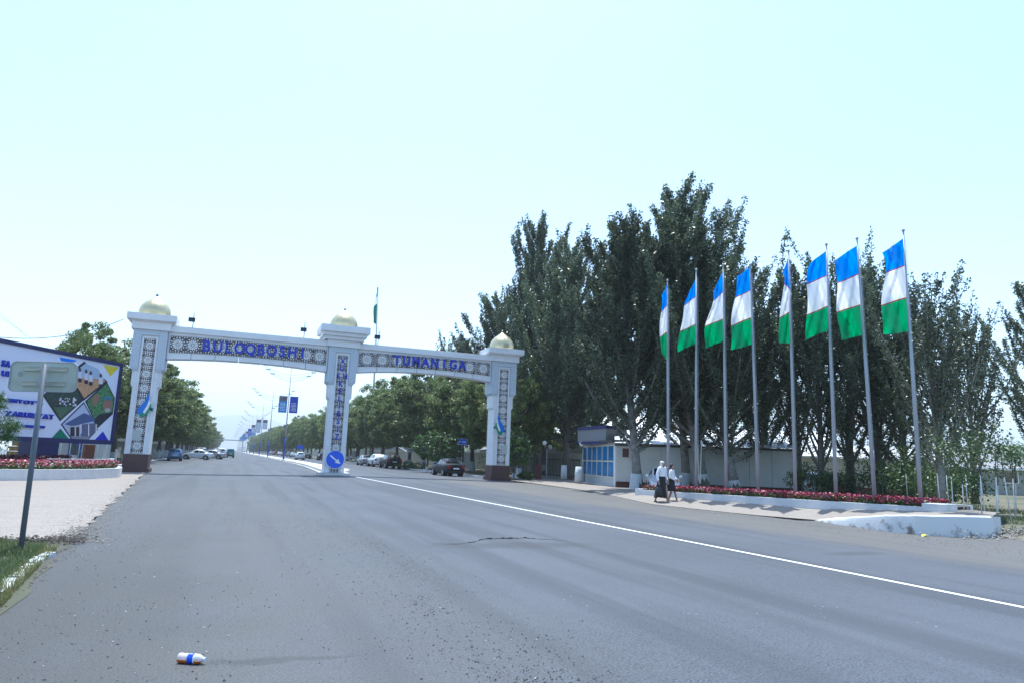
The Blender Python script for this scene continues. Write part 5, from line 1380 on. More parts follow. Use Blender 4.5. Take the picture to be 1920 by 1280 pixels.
    for sd in ('l', 'r'):
        an, to = np.array(J[sd+'ank']), np.array(J[sd+'toe']); hl = an+np.array([0, -.05, -.06])
        skin_mesh('shoe', [tuple(c*s for c in hl), tuple((an*.55+to*.45+np.array([0, 0, -.01]))*s), tuple((to+np.array([0, .02, 0]))*s)], [(0, 1), (1, 2)], [.042*s, (.042*s, .035*s), (.034*s, .022*s)], SHOE, root, 2, 0)
    if kind == 'woman':
        skin_mesh('headscarf', [tuple(np.array(p_)*s) for p_ in ((0, .005, 1.36), (0, .0, 1.45), (0, .012, 1.54), (0, .04, 1.60))], [(0, 1), (1, 2), (2, 3)], [(.11*s, .09*s), (.088*s, .092*s), (.092*s, .098*s), (.06*s, .07*s)], SCARF, root, 2, 1)
    else:
        skin_mesh('hair', [tuple(np.array(p_)*s) for p_ in ((0, -.03, 1.42), (0, -.012, 1.50), (0, .02, 1.575), (0, .055, 1.605))], [(0, 1), (1, 2), (2, 3)], [(.04*s, .04*s), (.080*s, .075*s), (.082*s, .09*s), (.055*s, .06*s)], HAIR, root, 2, 1)
        m = MB(); m.box(-.06*s, .06*s, .105*s, .128*s, .93*s, 1.02*s); m.build('belt_panel', CLOTHB, root)
    return root, J, s
pw = on_ground(1241, 943, .012); 
w1, J1, s1 = person((pw[0], pw[1], .012), R(-163), 1.76, 'woman in a pale headscarf, white blouse and long black skirt carrying a black bag', 'woman')
side_ = Vector((math.cos(R(-118)), math.sin(R(-118)), 0))
pg = on_ground(1261, 943, .012)
w2, J2, s2 = person((pg[0]+.02, pg[1]+.10, .012), R(-142), 1.64, 'dark-haired girl in a white blouse and short black skirt walking beside the woman', 'girl')
# bag hanging from the woman's outer hand
hx = Vector(J1['rwr'])*s1; wm_ = Matrix.Rotation(R(-163), 4, 'Z'); hp = Vector((pw[0], pw[1], .012))+(wm_@Vector((hx.x+.0, hx.y+.02, hx.z-.10)))
bag = thing('handbag', 'black handbag hanging from the hand of the woman in the headscarf', 'bag', tuple(hp), R(-163))
m = MB(); bv = []; bf = []
for j, (z, wx, wy) in enumerate(((-.12, .02, .10), (-.16, .05, .15), (-.30, .075, .18), (-.42, .08, .20), (-.46, .05, .17))):
    for i in range(12):
        a = 2*math.pi*i/12; bv.append((wx*math.copysign(abs(math.cos(a))**.6, math.cos(a)), wy*math.copysign(abs(math.sin(a))**.6, math.sin(a)), z))
for j in range(4):
    for i in range(12): bf.append((j*12+i, j*12+(i+1) % 12, (j+1)*12+(i+1) % 12, (j+1)*12+i))
bf.append(tuple(range(12))); bf.append(tuple(range(59, 47, -1))); m.add(bv, bf); o = m.build('bag_body', BAG, bag, True, None, 50); fixnormals(o)
m = MB(); m.tube([(0, -.07, -.15), (0, -.04, -.03), (0, 0, 0), (0, .04, -.03), (0, .07, -.15)], .009, 6); m.build('strap', BAG, bag, True)

# ------------------------------------------------------------------ bottle on the asphalt
bt = on_ground(360, 1243, 0); bo = thing('drink_bottle', 'plastic bottle with a blue label and orange drink lying on the asphalt in the foreground', 'bottle', (bt[0], bt[1], .0), R(-28))
PET = bpy.data.materials.new('bottle_plastic'); PET.use_nodes = True; b_ = PET.node_tree.nodes['Principled BSDF']; b_.inputs['Base Color'].default_value = (.9, .92, .95, 1); b_.inputs['Roughness'].default_value = .12; b_.inputs['Transmission Weight'].default_value = .55
def lying(name, prof, mt, par, n=20, zc=.036, clip=None):
    v = []; f = []
    for x, r_ in prof:
        for k in range(n):
            a = 2*math.pi*k/n; z = zc+r_*math.sin(a)
            if clip is not None: z = min(z, clip)
            v.append((x, r_*math.cos(a), z))
    for i in range(len(prof)-1):
        for k in range(n): f.append((i*n+k, i*n+(k+1) % n, (i+1)*n+(k+1) % n, (i+1)*n+k))
    f.append(tuple(range(n))); f.append(tuple((len(prof)-1)*n+k for k in range(n-1, -1, -1)))
    m = MB(); m.add(v, f); o = m.build(name, mt, par, True, None, 40); fixnormals(o); return o
lying('bottle_body', [(-.11, .026), (-.105, .035), (-.085, .036), (-.07, .033), (-.04, .0355), (.03, .0355), (.05, .035), (.075, .024), (.083, .015)], PET, bo)
lying('label', [(-.028, .0366), (.018, .0366)], mat('bottle_label', (.01, .07, .62), .3), bo)
lying('label_band', [(.018, .0364), (.026, .0364)], SIGNW, bo)
lying('cap', [(.084, .016), (.104, .016)], mat('cap_pale', (.55, .62, .72), .35), bo)
lying('drink', [(-.109, .0345), (-.085, .0368), (-.0285, .0366)], mat('drink_orange', (.50, .13, .01), .2), bo, clip=.030)
lying('drink', [(.027, .0366), (.052, .036), (.074, .025)], mat('drink_orange', (.50, .13, .01), .2), bo, clip=.026)
m = MB(); q = [(.0+.01, -.02, .0745), (.005, .02, .0745)]; m.box(-.018, .008, -.02, -.012, .0722, .0729); m.build('label_print', SIGNW, bo)

# ------------------------------------------------------------------ road details
def scatter_stones(name, n, fx, seed, smin, smax, mt, label, flat=.6):
    r_ = np.random.default_rng(seed); pos = fx(r_, n); n = len(pos)
    base = np.array([(1, 0, 0), (0, 1, 0), (-1, 0, 0), (0, -1, 0), (0, 0, 1), (0, 0, -.4)], float)
    S = r_.uniform(smin, smax, n)*(r_.random(n)**1.5*.8+.4); Vv = base[None]*S[:, None, None]*r_.uniform(.6, 1.3, (n, 6, 1)); Vv[:, :, 2] *= flat
    Vv += pos[:, None, :]; V = Vv.reshape(-1, 3); F = []
    tri = [(0, 1, 4), (1, 2, 4), (2, 3, 4), (3, 0, 4), (1, 0, 5), (2, 1, 5), (3, 2, 5), (0, 3, 5)]
    for i in range(n): F += [tuple(6*i+q for q in t) for t in tri]
    me = bpy.data.meshes.new(name); me.from_pydata(V.tolist(), [], F); me.materials.append(mt); o = link(name, me); return tag(o, label, 'stones', None, 'stuff')
def near_road(r_, n):
    y = 4.6+r_.random(n)**1.6*22; x = -1.9-.03*y+r_.random(n)**1.2*5.0; k = np.sin(x*2.1+y*.4)+np.sin(y*.9-x)+r_.normal(size=n)*.9 > .2
    return np.column_stack([x, y, np.full(n, .003)])[k]
def grit_band(r_, n):
    y = 4.8+r_.random(n)**1.5*13; x = 2.3+.25*np.sin(y*.7)+r_.normal(size=n)*.42*(1+.6*np.sin(y*2.3)); return np.column_stack([x, y, np.full(n, .003)])
scatter_stones('gravel', 2600, grit_band, 70, .003, .011, mat('stone_dark', (.03, .03, .032), .9), 'band of dark grit left by tyres down the middle of the near asphalt')
scatter_stones('gravel', 6500, near_road, 71, .004, .012, mat('stone_dark', (.03, .03, .032), .9), 'small dark grit scattered over the near asphalt')
scatter_stones('gravel', 700, near_road, 72, .004, .013, mat('stone_pale', (.38, .38, .38), .9), 'sparse pale grit on the near asphalt')
def edge_l(r_, n):
    y = r_.uniform(7, 16, n); x = -1.80-.05*y+r_.normal(size=n)*.13; return np.column_stack([x, y, np.full(n, .015)])
scatter_stones('gravel', 2600, edge_l, 73, .006, .026, mat('rubble', (.13, .12, .11), .95), 'grey rubble along the broken left asphalt edge')
def edge_p(r_, n):
    y = 13.5+r_.random(n)**1.5*26; x = np.interp(y, [13, 14.4, 21, 30, 40.6], [-2.35, -2.4, -2.97, -3.6, -4.4])+r_.normal(size=n)*.28; return np.column_stack([x, y, np.full(n, .012)])
scatter_stones('gravel', 2600, edge_p, 78, .008, .024, mat('gravel_beige', (.24, .21, .18), .95), 'beige grit blurring the edge between forecourt and asphalt')
scatter_stones('gravel', 900, edge_p, 79, .008, .022, mat('rubble', (.13, .12, .11), .95), 'grey grit along the forecourt edge')
def edge_r(r_, n):
    y = r_.uniform(8.5, 24, n); x = np.interp(y, [8.5, 13, 17, 24], [15.5, 16.2, 16.6, 15.7])+r_.normal(size=n)*.7; return np.column_stack([x, y, np.full(n, .004)])
scatter_stones('gravel', 2600, edge_r, 74, .006, .02, mat('rubble', (.13, .12, .11), .95), 'grit along the right shoulder below the kerb')
def heap(r_, n):
    a = r_.normal(size=n)*.9; b = r_.normal(size=n)*.35
    x = 20.5+a*1.3; y = 13.0+b; return np.column_stack([x, y, .02+.22*np.exp(-(b/.3)**2)*r_.random(n)])
scatter_stones('gravel', 2600, heap, 75, .02, .06, mat('rubble_pale', (.26, .24, .21), .95), 'low heap of gravel right of the kerb wall end')
def hole(r_, n):
    t = r_.uniform(-1, 1, n); return np.column_stack([-3.3+t*1.1+r_.normal(size=n)*.12, 13.5+t*.15+r_.normal(size=n)*.25, .02+r_.random(n)*.05])
scatter_stones('dug_soil', 1100, hole, 76, .015, .045, mat('soil_dark', (.055, .045, .04), .95), 'clods of dark dug soil around the foot of the near sign post')
def specks(r_, n):
    t = r_.random(n); x = 3.6+t*3.6+r_.normal(size=n)*.28; y = 5.6+r_.random(n)*.9+(x-3.6)*-.05+(1-t)*1.5; return np.column_stack([x, y, np.full(n, .003)])
scatter_stones('paint_specks', 60, specks, 77, .005, .016, mat('speck_grey', (.32, .33, .35), .8), 'white paint splashes on the asphalt at the lower right', .08)
# long ridge crack across the lane
cr = [(810, 1018), (860, 1018), (890, 1014), (910, 1009), (935, 1008), (960, 1008), (985, 1007), (1010, 1009), (1040, 1010), (1070, 1013)]
P_ = [on_ground(x, y, .01) for x, y in cr]; m = MB(); v = []; f = []; r_ = random.Random(5)
Q = []
for a, b in zip(P_, P_[1:]):
    for k in range(6): Q.append(a+(b-a)*k/6)
for i, q in enumerate(Q):
    t = i/(len(Q)-1); hgt = (.003+.020*math.sin(t*math.pi)**1.6)*(.35+1.1*r_.random()); jy = r_.uniform(-.03, .03)
    v += [(q[0], q[1]+jy, hgt), (q[0], q[1]+.25+jy, hgt*.9), (q[0], q[1]+.75, hgt*.35), (q[0], q[1]+1.3, .001)]
for i in range(len(Q)-1):
    for k in range(3): f.append((4*i+k, 4*i+4+k, 4*i+5+k, 4*i+1+k))
m.add(v, f); o = m.build('asphalt_ridge', ASPH, None, True, None, 30); fixnormals(o); tag(o, kind='structure')
m = MB(); v2 = []; f = []
for i, q in enumerate(Q):
    a_ = v[4*i]; v2 += [(a_[0], a_[1]-.004-r_.uniform(0, .03), .003), (a_[0], a_[1]-.003, a_[2]+.001)]
for i in range(len(Q)-1):
    if r_.random() < .9: f.append((2*i, 2*i+2, 2*i+3, 2*i+1))
m.add(v2, f); tag(m.build('road_crack', mat('crack_dark', (.028, .028, .03), .95)), kind='structure')
# litter
q = on_ground(1737, 1005); m = MB(); v = [(-.13, 0, .0), (-.05, -.04, .05), (.04, .0, .03), (.14, .03, .01), (.08, .09, .06), (-.04, .10, .05), (-.11, .06, .01)]
m.add(v, [(0, 1, 6), (1, 5, 6), (1, 2, 5), (2, 4, 5), (2, 3, 4)]); o = m.build('litter_bag', mat('litter_yellow', (.55, .58, .03), .4), None, False, tuple(q)); tag(o, 'crumpled yellow wrapper lying below the kerb wall', 'litter')
q = on_ground(1851, 1006); m = MB(); m.add([(-.08, 0, 0), (0, -.04, .05), (.08, .0, .0), (.02, .06, .07), (-.04, .07, .02)], [(0, 1, 4), (1, 3, 4), (1, 2, 3)]); o = m.build('litter_scrap', mat('litter_pink', (.5, .25, .18), .6), None, False, tuple(q)); tag(o, 'small pinkish scrap at the right foot of the kerb wall', 'litter')
# white painted kerb stones sunk in the left verge
ks = [((-6, 1113), (26, 1086)), ((29, 1084), (44, 1071)), ((46, 1069), (60, 1058)), ((62, 1056), (76, 1047)), ((78, 1045), (94, 1037))]
for i, (a, b) in enumerate(ks):
    A, B_ = Vector(on_ground(*a, .035)), Vector(on_ground(*b, .035)); d = B_-A; L_ = max(.3, d.length*.94); n_ = Vector((d.y, -d.x, 0)).normalized(); m = MB(); r_ = random.Random(i)
    for j in range(7):
        t = j/6; c = A+d*t+n_*r_.uniform(-.025, .025); w_ = .052+r_.uniform(-.018, .018); z_ = .055+r_.uniform(-.015, .012)
        m.v += [tuple(c+n_*(w_+.004)+Vector((0, 0, -.15))), tuple(c+n_*w_+Vector((0, 0, z_-.03))), tuple(c-n_*w_+Vector((0, 0, z_-.02))), tuple(c-n_*(w_+.004)+Vector((0, 0, -.15)))]
    for j in range(6):
        for k in range(3): m.f.append((4*j+k, 4*j+4+k, 4*j+5+k, 4*j+1+k)); m.m.append(0)
    m.f += [(0, 1, 2, 3), (27, 26, 25, 24)]; m.m += [0, 0]
    o = m.build('kerb_stone', WASH, None, True, None, 60); fixnormals(o); tag(o, '%s broken white painted kerb stone in the left foreground grass' % ('nearest', 'second nearest', 'middle', 'second farthest', 'farthest')[i], 'kerb stone', 'broken kerb stones in the left verge')

# grass
def grass(name, fx, n, hgt, seed, label, mt):
    r_ = np.random.default_rng(seed); P_ = fx(r_, n); n = len(P_); a = r_.uniform(0, 6.28, n); h = hgt*r_.uniform(.4, 1.2, n); w = .0055*(hgt/.12)*r_.uniform(.7, 1.4, n); le = h*r_.uniform(.1, .7, n); a2 = r_.uniform(0, 6.28, n)
    dx, dy = np.cos(a)*w, np.sin(a)*w
    p0 = P_+np.column_stack([dx, dy, 0*w]); p1 = P_-np.column_stack([dx, dy, 0*w]); mid = P_+np.column_stack([np.cos(a2)*le*.35, np.sin(a2)*le*.35, h*.6]); tip = P_+np.column_stack([np.cos(a2)*le, np.sin(a2)*le, h])
    m0 = mid+np.column_stack([dx, dy, 0*w])*.7; m1 = mid-np.column_stack([dx, dy, 0*w])*.7
    V = np.stack([p0, p1, m1, m0, tip], 1).reshape(-1, 3); F = []
    for i in range(n): F += [(5*i, 5*i+1, 5*i+2, 5*i+3), (5*i+3, 5*i+2, 5*i+4)]
    me = bpy.data.meshes.new(name); me.from_pydata(V.tolist(), [], F); me.materials.append(mt); return tag(link(name, me), label, 'grass', None, 'stuff')
GR = leaf_mat('grass_blade', (.05, .085, .03), (.15, .19, .075), .5, .3); GRD = leaf_mat('grass_dry', (.12, .15, .04), (.28, .25, .12), .6, .3)
def gl(r_, n):
    y = r_.uniform(6.5, 13.0, n); x = np.interp(y, [6, 8, 10, 13.2], [-1.95, -2.1, -2.3, -2.6])-r_.random(n)**1.2*3.0; k = (np.sin(x*5)+np.sin(y*4+x)+r_.normal(size=n)) > -.2
    return np.column_stack([x, y, np.interp(x-np.interp(y, [6, 8, 10, 13.2], [-1.8, -1.95, -2.15, -2.45]), [-1.5, -.5, 0], [.09, .05, .01])])[k]
grass('grass', gl, 80000, .12, 81, 'short green grass on the verge around the near sign', GR)
grass('grass', lambda r_, n: gl(r_, n)+np.array([.18, 0, 0]), 30000, .10, 82, 'dry blades mixed into the left verge grass', GRD)
def gr_(r_, n):
    x = r_.uniform(19.3, 34, n); y = r_.uniform(12.9, 30, n); k = ((x-19)*.55+13.2 > y*1.0) | (x > 27); k &= (np.sin(x*1.1)+np.sin(y*1.7)+r_.normal(size=n)*.6) > -.3
    return np.column_stack([x, y, np.full(n, .16)])[k]
grass('grass', gr_, 26000, .16, 83, 'grass growing on the ground right of the pavement corner', GR)
grass('grass', gr_, 9000, .14, 84, 'dry grass on the ground right of the pavement corner', GRD)

# ------------------------------------------------------------------ guard booth, long wall, fences and the things behind them
BEIGE = mat('beige_render', (.50, .51, .50), .85, noise=(1.2, .08, 5)); PLB = mat('plinth_brown', (.085, .03, .025), .8, noise=(4, .15, 4)); ROOFD = mat('roof_dark', (.06, .06, .065), .7)
CREAM = mat('cream_frame', (.62, .60, .50), .5); WINB = mat('window_blue', (.012, .16, .40), .25, noise=(.8, .35, 3)); TRIMB = mat('trim_navy', (.02, .02, .12), .5)
def V2(p_): return Vector((p_[0], p_[1], 0))
def oriented(name, label, cat, A, B_, group=None):
    """a thing whose local x runs from A to B, with y away from the viewer"""
    d = V2(B_)-V2(A); t = thing(name, label, cat, (A[0], A[1], 0), math.atan2(d.y, d.x), group); return t, d.length
WA = at_depth(1158, 917, 44.0); WB = at_depth(1492, 926, 42.5)
wl_, L_ = oriented('boundary_wall', 'long grey rendered wall with brown plinth behind the poplars and flagpoles', 'wall', WA, WB)
m = MB(); m.box(-.1, L_, .12, .42, .45, 2.72); m.build('core', BEIGE, wl_)
npn = 8
for k in range(npn):
    m = MB(); a = L_*k/npn; m.box(a+.012, a+L_/npn-.012, .02, .119, .45, 2.70); m.build('wall_panel', BEIGE, wl_)
m = MB(); m.box(-.1, L_, -.03, .42, -.1, .449); m.build('plinth', PLB, wl_)
m = MB(); m.box(-.2, L_+.1, -.12, .9, 2.721, 2.86); m.build('coping', ROOFD, wl_)
ry = random.Random(4)
for k in range(14):
    m = MB(); a = -.2+(L_+.3)*k/14; zt = 2.9+ry.uniform(0, .06)
    m.hexa([(a, -.05, 2.87), (a+(L_+.3)/14-.03, -.05, 2.87), (a+(L_+.3)/14-.03, 3.2, 3.5+ry.uniform(-.05, .05)), (a, 3.2, 3.5), (a, -.05, 2.9), (a+(L_+.3)/14-.03, -.05, 2.9), (a+(L_+.3)/14-.03, 3.2, 3.55), (a, 3.2, 3.55)])
    o = m.build('roof_sheet', mat('roof_sheet', (.45, .47, .50), .45, .3, noise=(2, .2, 3)), wl_)
# wall continuing to the right, a little further back
WC = at_depth(1496, 925, 50.0); WD = at_depth(1760, 925, 47.0)
w2_, L2 = oriented('boundary_wall', 'cream wall with red-brown plinth seen between the slim poplar trunks', 'wall', WC, WD)
m = MB(); m.box(0, L2, 0, .3, .5, 2.5); m.build('wall_face', mat('cream_render', (.42, .40, .32), .85), w2_); m = MB(); m.box(0, L2, -.03, .3, -.1, .499); m.build('plinth', mat('red_plinth', (.15, .03, .03), .8), w2_)
m = MB(); m.hexa([(0, -.3, 2.52), (L2, -.3, 2.52), (L2, 4, 3.4), (0, 4, 3.4), (0, -.3, 2.6), (L2, -.3, 2.6), (L2, 4, 3.5), (0, 4, 3.5)]); m.build('roof', mat('roof_pale', (.5, .5, .5), .5), w2_)
# guard booth
GA = at_depth(1091, 905, 53.5); GB = at_depth(1151, 915, 44.6)
gb, GL = oriented('guard_booth', 'grey guard booth with a large gridded blue window beside the poplars', 'booth', GA, GB)
m = MB(); m.box(0, GL, .06, 4.5, -.1, 2.95); m.build('walls', BEIGE, gb)
m = MB(); m.box(-.1, GL+.3, -.25, 4.7, 2.951, 3.10); m.build('roof', ROOFD, gb)
m = MB(); m.box(GL, GL+.25, -.02, .2, -.1, 2.95); m.build('corner_post', WHITE, gb)
m = MB(); m.box(.0, GL, .0, .059, -.05, .62); m.build('lower_panel', mat('pale_panel', (.40, .44, .47), .6), gb)
nw = 6
for k in range(nw):
    for j in range(2):
        a = .1+(GL-.2)*k/nw; m = MB(); z_ = .72+j*1.0; m.box(a+.05, a+(GL-.2)/nw-.03, .02, .055, z_+(.05 if j else 0), z_+(.98 if j else .95)); m.build('window_pane', WINB, gb)
for k in range(nw+1):
    m = MB(); a = .1+(GL-.2)*k/nw; m.box(a-.035, a+.035, -.015, .058, .66, 2.74); m.build('mullion', CREAM, gb)
for z_ in (.63, 1.66, 2.71):
    m = MB(); m.box(.07, GL-.07, -.02, -.0155, z_, z_+.07); m.build('transom', CREAM, gb)
m = MB(); m.box(-.3, GL*.8, -.05, .12, -.14, .12); m.build('base_kerb', WHITE2, gb)
# sign box above the booth
SA = at_depth(1083, 832, 51.5); SB = at_depth(1136, 830, 47.0)
sb_, SL = oriented('sign_box', 'blank grey roof sign with navy trim above the guard booth', 'sign', SA, SB)
zb0 = at_depth(1110, 831, 49)[2]; zt0 = at_depth(1110, 798, 49)[2]
m = MB(); m.box(0, SL, 0, 1.6, zb0+.17, zt0-.22); m.build('board', mat('board_grey', (.20, .21, .23), .6), sb_)
m = MB(); m.box(-.05, SL+.05, -.06, 1.66, zb0, zb0+.168); m.build('trim', TRIMB, sb_); m = MB(); m.box(-.05, SL+.05, -.06, 1.66, zt0-.218, zt0); m.build('trim', TRIMB, sb_)
m = MB(); m.box(.2, .35, .6, .75, 3.101, zb0-.001); m.box(SL-.35, SL-.2, .6, .75, 3.101, zb0-.001); m.build('legs', DKMETAL, sb_)
# meter box on the wall
p = at_depth(1173, 848, 43.8); m = MB(); m.box(-.2, .2, -.12, .0, -.28, .28); o = m.build('meter_box', mat('box_maroon', (.07, .03, .03), .6), None, False, tuple(p)); o.rotation_euler.z = wl_.rotation_euler.z; tag(o, 'small dark maroon box on the wall left of the thick poplar trunk', 'meter box')
# iron fence, red bin box, globe lamps, whitewashed blocks
fx0 = at_depth(972, 890, 66); fx1 = at_depth(1086, 900, 60)
fe, FLn = oriented('iron_fence', 'black iron railing under the trees right of the gate', 'fence', fx0, fx1)
nb = 46
for k in range(nb):
    m = MB(); x = FLn*k/(nb-1); m.box(x-.02, x+.02, -.02, .02, 0, 1.9); m.build('bar', DKMETAL, fe)
for z_ in (.3, 1.7):
    m = MB(); m.box(0, FLn, -.03, -.021, z_, z_+.06); m.build('rail', DKMETAL, fe)
m = MB(); m.box(0, FLn, .05, .35, -.05, .35); m.build('footing', WHITE2, fe)
p = at_depth(1009, 898, 58); rb_ = thing('red_cabinet', 'dark red upright box standing before the iron railing', 'cabinet', (p[0], p[1], p[2]), YW)
m = MB(); m.box(-.27, .27, -.2, .2, 0, 1.15); m.build('box', mat('cabinet_red', (.16, .012, .015), .5), rb_); m = MB(); m.box(-.29, .29, -.22, .22, 1.151, 1.2); m.build('lid', mat('cabinet_red_dark', (.10, .01, .012), .5), rb_)
m = MB(); m.box(-.24, .24, -.208, -.201, .08, 1.08); m.build('door', mat('cabinet_red_dark', (.10, .01, .012), .5), rb_)
GLOBE = mat('lamp_globe', (.75, .77, .8), .3)
for i, (bx, by, d, gpx, gpy) in enumerate(((1024, 896, 58, 1021, 830), (1096, 902, 51, 1091, 831), (962, 893, 56, 960, 831), (1005, 893, 64, 1031, 837))):
    b_0 = at_depth(bx, by, d); t_0 = at_depth(gpx, gpy, d)
    gl_ = thing('globe_lamp', ('white globe lamp on a thin pole before the railing', 'white globe lamp at the left corner of the guard booth', 'white globe lamp peeping out right of the gate pillar', 'white globe lamp among the dark trunks behind the railing')[i], 'lamp', tuple(b_0), 0, 'globe lamps by the guard booth')
    dv = t_0-b_0; m = MB(); m.tube([(0, 0, 0), (0, 0, dv[2]*.8), (dv[0]*.6, dv[1]*.6, dv[2]*.9), tuple(dv)], .035, 6); m.build('pole', DKMETAL if i != 0 else METAL, gl_)
    m = MB(); m.lathe([(.01, -.2), (.12, -.15), (.19, -.02), (.19, .06), (.12, .17), (.01, .21)], tuple(dv), 12); m.build('globe', GLOBE, gl_, True)
for i, (px_, py_, d, w_) in enumerate(((1057, 895, 55, .42), (1086, 900, 50, .55))):
    p = at_depth(px_, py_, d); m = MB(); m.lathe([(w_*.62, -.1), (w_*.6, .4), (w_*.5, 1.0)], (0, 0, 0), 14); o = m.build('painted_stump', WASH, None, True, tuple(p))
    tag(o, ('whitewashed stump right of the iron railing', 'leaning whitewashed stump left of the guard booth')[i], 'stump')
# gallows-like frame between poles
p = at_depth(1313, 905, 39); q_ = at_depth(1313, 822, 39); fr_ = thing('wire_frame_post', 'thin pale metal frame standing between the second and third flagpoles', 'frame', tuple(p)); hgt = q_[2]-p[2]
for dx, dx2 in ((-.05, -.2), (.0, .12)):
    m = MB(); m.tube([(dx, 0, 0), (dx2, 0, hgt)], .025, 5); m.build('upright', CREAM, fr_)
m = MB(); m.tube([(-.2, 0, hgt), (.12, 0, hgt)], .03, 5); m.tube([(-.2, 0, hgt-.05), (.1, 0, hgt-.35)], .02, 5); m.build('crosspiece', DKMETAL, fr_)

# road signs at the right kerb
p = on_ground(864, 882, .1); p = at_row(864, 880, 64); b0_ = Vector((p[0], 64, .1)); t0_ = at_row(864, 826, 64)
s_ = thing('road_number_sign', 'small blue road-number sign on a post behind the black saloon', 'sign', tuple(b0_)); zc = t0_[2]
m = MB(); m.tube([(0, .03, 0), (0, .03, zc-.1+.3)], .04, 8); m.build('post', METAL, s_)
m = MB(); m.box(-.50, .50, -.02, .0, zc-.42, zc+.12); m.build('plate', SIGNBLUE, s_); m = MB(); 
for a in ((-.50, .50, zc+.095, zc+.12), (-.50, .50, zc-.42, zc-.395), (-.50, -.475, zc-.394, zc+.094), (.475, .50, zc-.394, zc+.094)): m.box(a[0], a[1], -.026, -.0205, a[2], a[3])
m.build('border', SIGNW, s_); flat_text('D 146', .30, SIGNW, s_, (0, -.026, zc-.26), 0, 1.0, .02)
p = at_row(750, 840, 88); s_ = thing('name_board', 'white board with dark lettering under the trees behind the black tall hatchback', 'sign', (p[0]+3.2, 92, 0))
zc = at_row(750, 842, 90)[2]
m = MB(); m.box(-1.35, 1.35, -.03, .02, zc-.28, zc+.30); m.build('board', mat('board_pale', (.55, .57, .60), .6), s_); flat_text('TUMAN MARKAZI', .34, mat('letter_dark', (.03, .03, .06), .6), s_, (0, -.036, zc-.12), 0, .86, .02)
m = MB(); m.tube([(-1.2, 0.06, 0), (-1.2, 0.06, zc+.3)], .03, 6); m.build('post', METAL, s_); m = MB(); m.tube([(1.2, 0.06, 0), (1.2, 0.06, zc+.3)], .03, 6); m.build('post', METAL, s_)
p = at_row(563, 837, 175); s_ = thing('direction_sign', 'small far blue sign above the white hatchback', 'sign', (p[0], 175, 0)); m = MB(); m.box(-.8, .8, -.03, .02, p[2]-.5, p[2]+.4); m.build('plate', SIGNBLUE, s_); m = MB(); m.tube([(0, .05, 0), (0, .05, p[2])], .05, 6); m.build('post', METAL, s_)

# boundary walls and low houses beyond the tree rows
def long_wall(label, x0, y0, x1, y1, h, mt, name='boundary_wall'):
    t, L_ = oriented(name, label, 'wall', (x0, y0), (x1, y1)); n = max(2, int(L_/7)); 
    for k in range(min(n, 60)):
        a = L_*k/min(n, 60); m = MB(); m.box(a+.02, a+L_/min(n, 60)-.02, 0, .25, .3, h); m.build('wall_panel', mt, t)
    m = MB(); m.box(0, L_, -.05, .3, -.1, .299); m.build('footing', BEIGE, t); m = MB(); m.box(0, L_, -.06, .31, h+.001, h+.1); m.build('coping', WHITE2, t); return t
long_wall('pale boundary wall behind the trees of the right kerb row', 36, 66, 33, 420, 2.4, BEIGE)
long_wall('pale boundary wall behind the trees of the left kerb row', -16, 420, -15.5, 64, 2.2, BEIGE)
def house(name, label, x, y, rz, w, d, h, roof, wallm, roofm, nwin):
    t = thing(name, label, 'building', (x, y, 0), R(rz)); m = MB(); m.box(-w/2, w/2, 0, d, -.1, h); m.build('wall', wallm, t)
    m = MB(); e = .4; m.add([(-w/2-e, -e, h), (w/2+e, -e, h), (w/2+e, d+e, h), (-w/2-e, d+e, h), (-w/2-e, d/2, h+roof), (w/2+e, d/2, h+roof)], [(0, 1, 5, 4), (2, 3, 4, 5), (0, 4, 3), (1, 2, 5), (0, 3, 2, 1)]); m.build('roof', roofm, t)
    m = MB(); m.box(-w/2-e, w/2+e, -e-.02, -e+.1, h-.18, h-.001); m.build('fascia', SIGNW, t)
    for k in range(nwin):
        xx = -w/2+w*(k+.5)/nwin; m = MB(); m.box(xx-.6, xx+.6, -.04, .02, 1.0, 2.2); f_ = m.build('window', SIGNW, t); m = MB(); m.box(xx-.52, xx+.52, -.05, -.041, 1.08, 2.12); m.build('pane', GLASS, f_)
    return t
ROOFG = mat('roof_slate', (.24, .24, .26), .8, noise=(3, .2, 4))
p = at_depth(1900, 905, 62); house('long_building', 'low grey-roofed building at the right edge behind the saplings', p[0]+3, p[1], -42, 22, 9, 2.4, 2.0, mat('grey_render', (.30, .31, .28), .85), ROOFG, 6)
p = at_depth(1590, 905, 75); house('long_building', 'low building with a bright roof edge behind the slim poplars', p[0], p[1], -38, 26, 9, 2.8, 1.6, mat('cream_render', (.42, .40, .32), .85), ROOFG, 7)
p = at_depth(1330, 900, 72); house('shed_building', 'bright metal-roofed shed rising behind the long grey wall', p[0], p[1], -30, 26, 12, 3.6, 2.2, BEIGE, mat('roof_bright', (.62, .64, .66), .5, .3), 6)
p = at_depth(1130, 880, 85); house('shed_building', 'pale gabled building beyond the guard booth', p[0], p[1], -25, 18, 12, 5.0, 3.0, WHITE2, mat('roof_bright', (.62, .64, .66), .5, .3), 4)
for i, (x, y, w, c_) in enumerate(((47, 110, 16, 0), (46, 150, 18, 1), (46, 200, 20, 0), (-26, 95, 14, 1), (-27, 140, 16, 0), (-28, 200, 18, 1))):
    house('house', ('nearest', 'second', 'farthest')[i % 3]+' low house behind the %s kerb trees' % ('right' if x > 0 else 'left'), x, y, 75 if x > 0 else -75, w, 8, 3.0, 2.0, (WHITE2, BEIGE)[c_], ROOFG, 5)

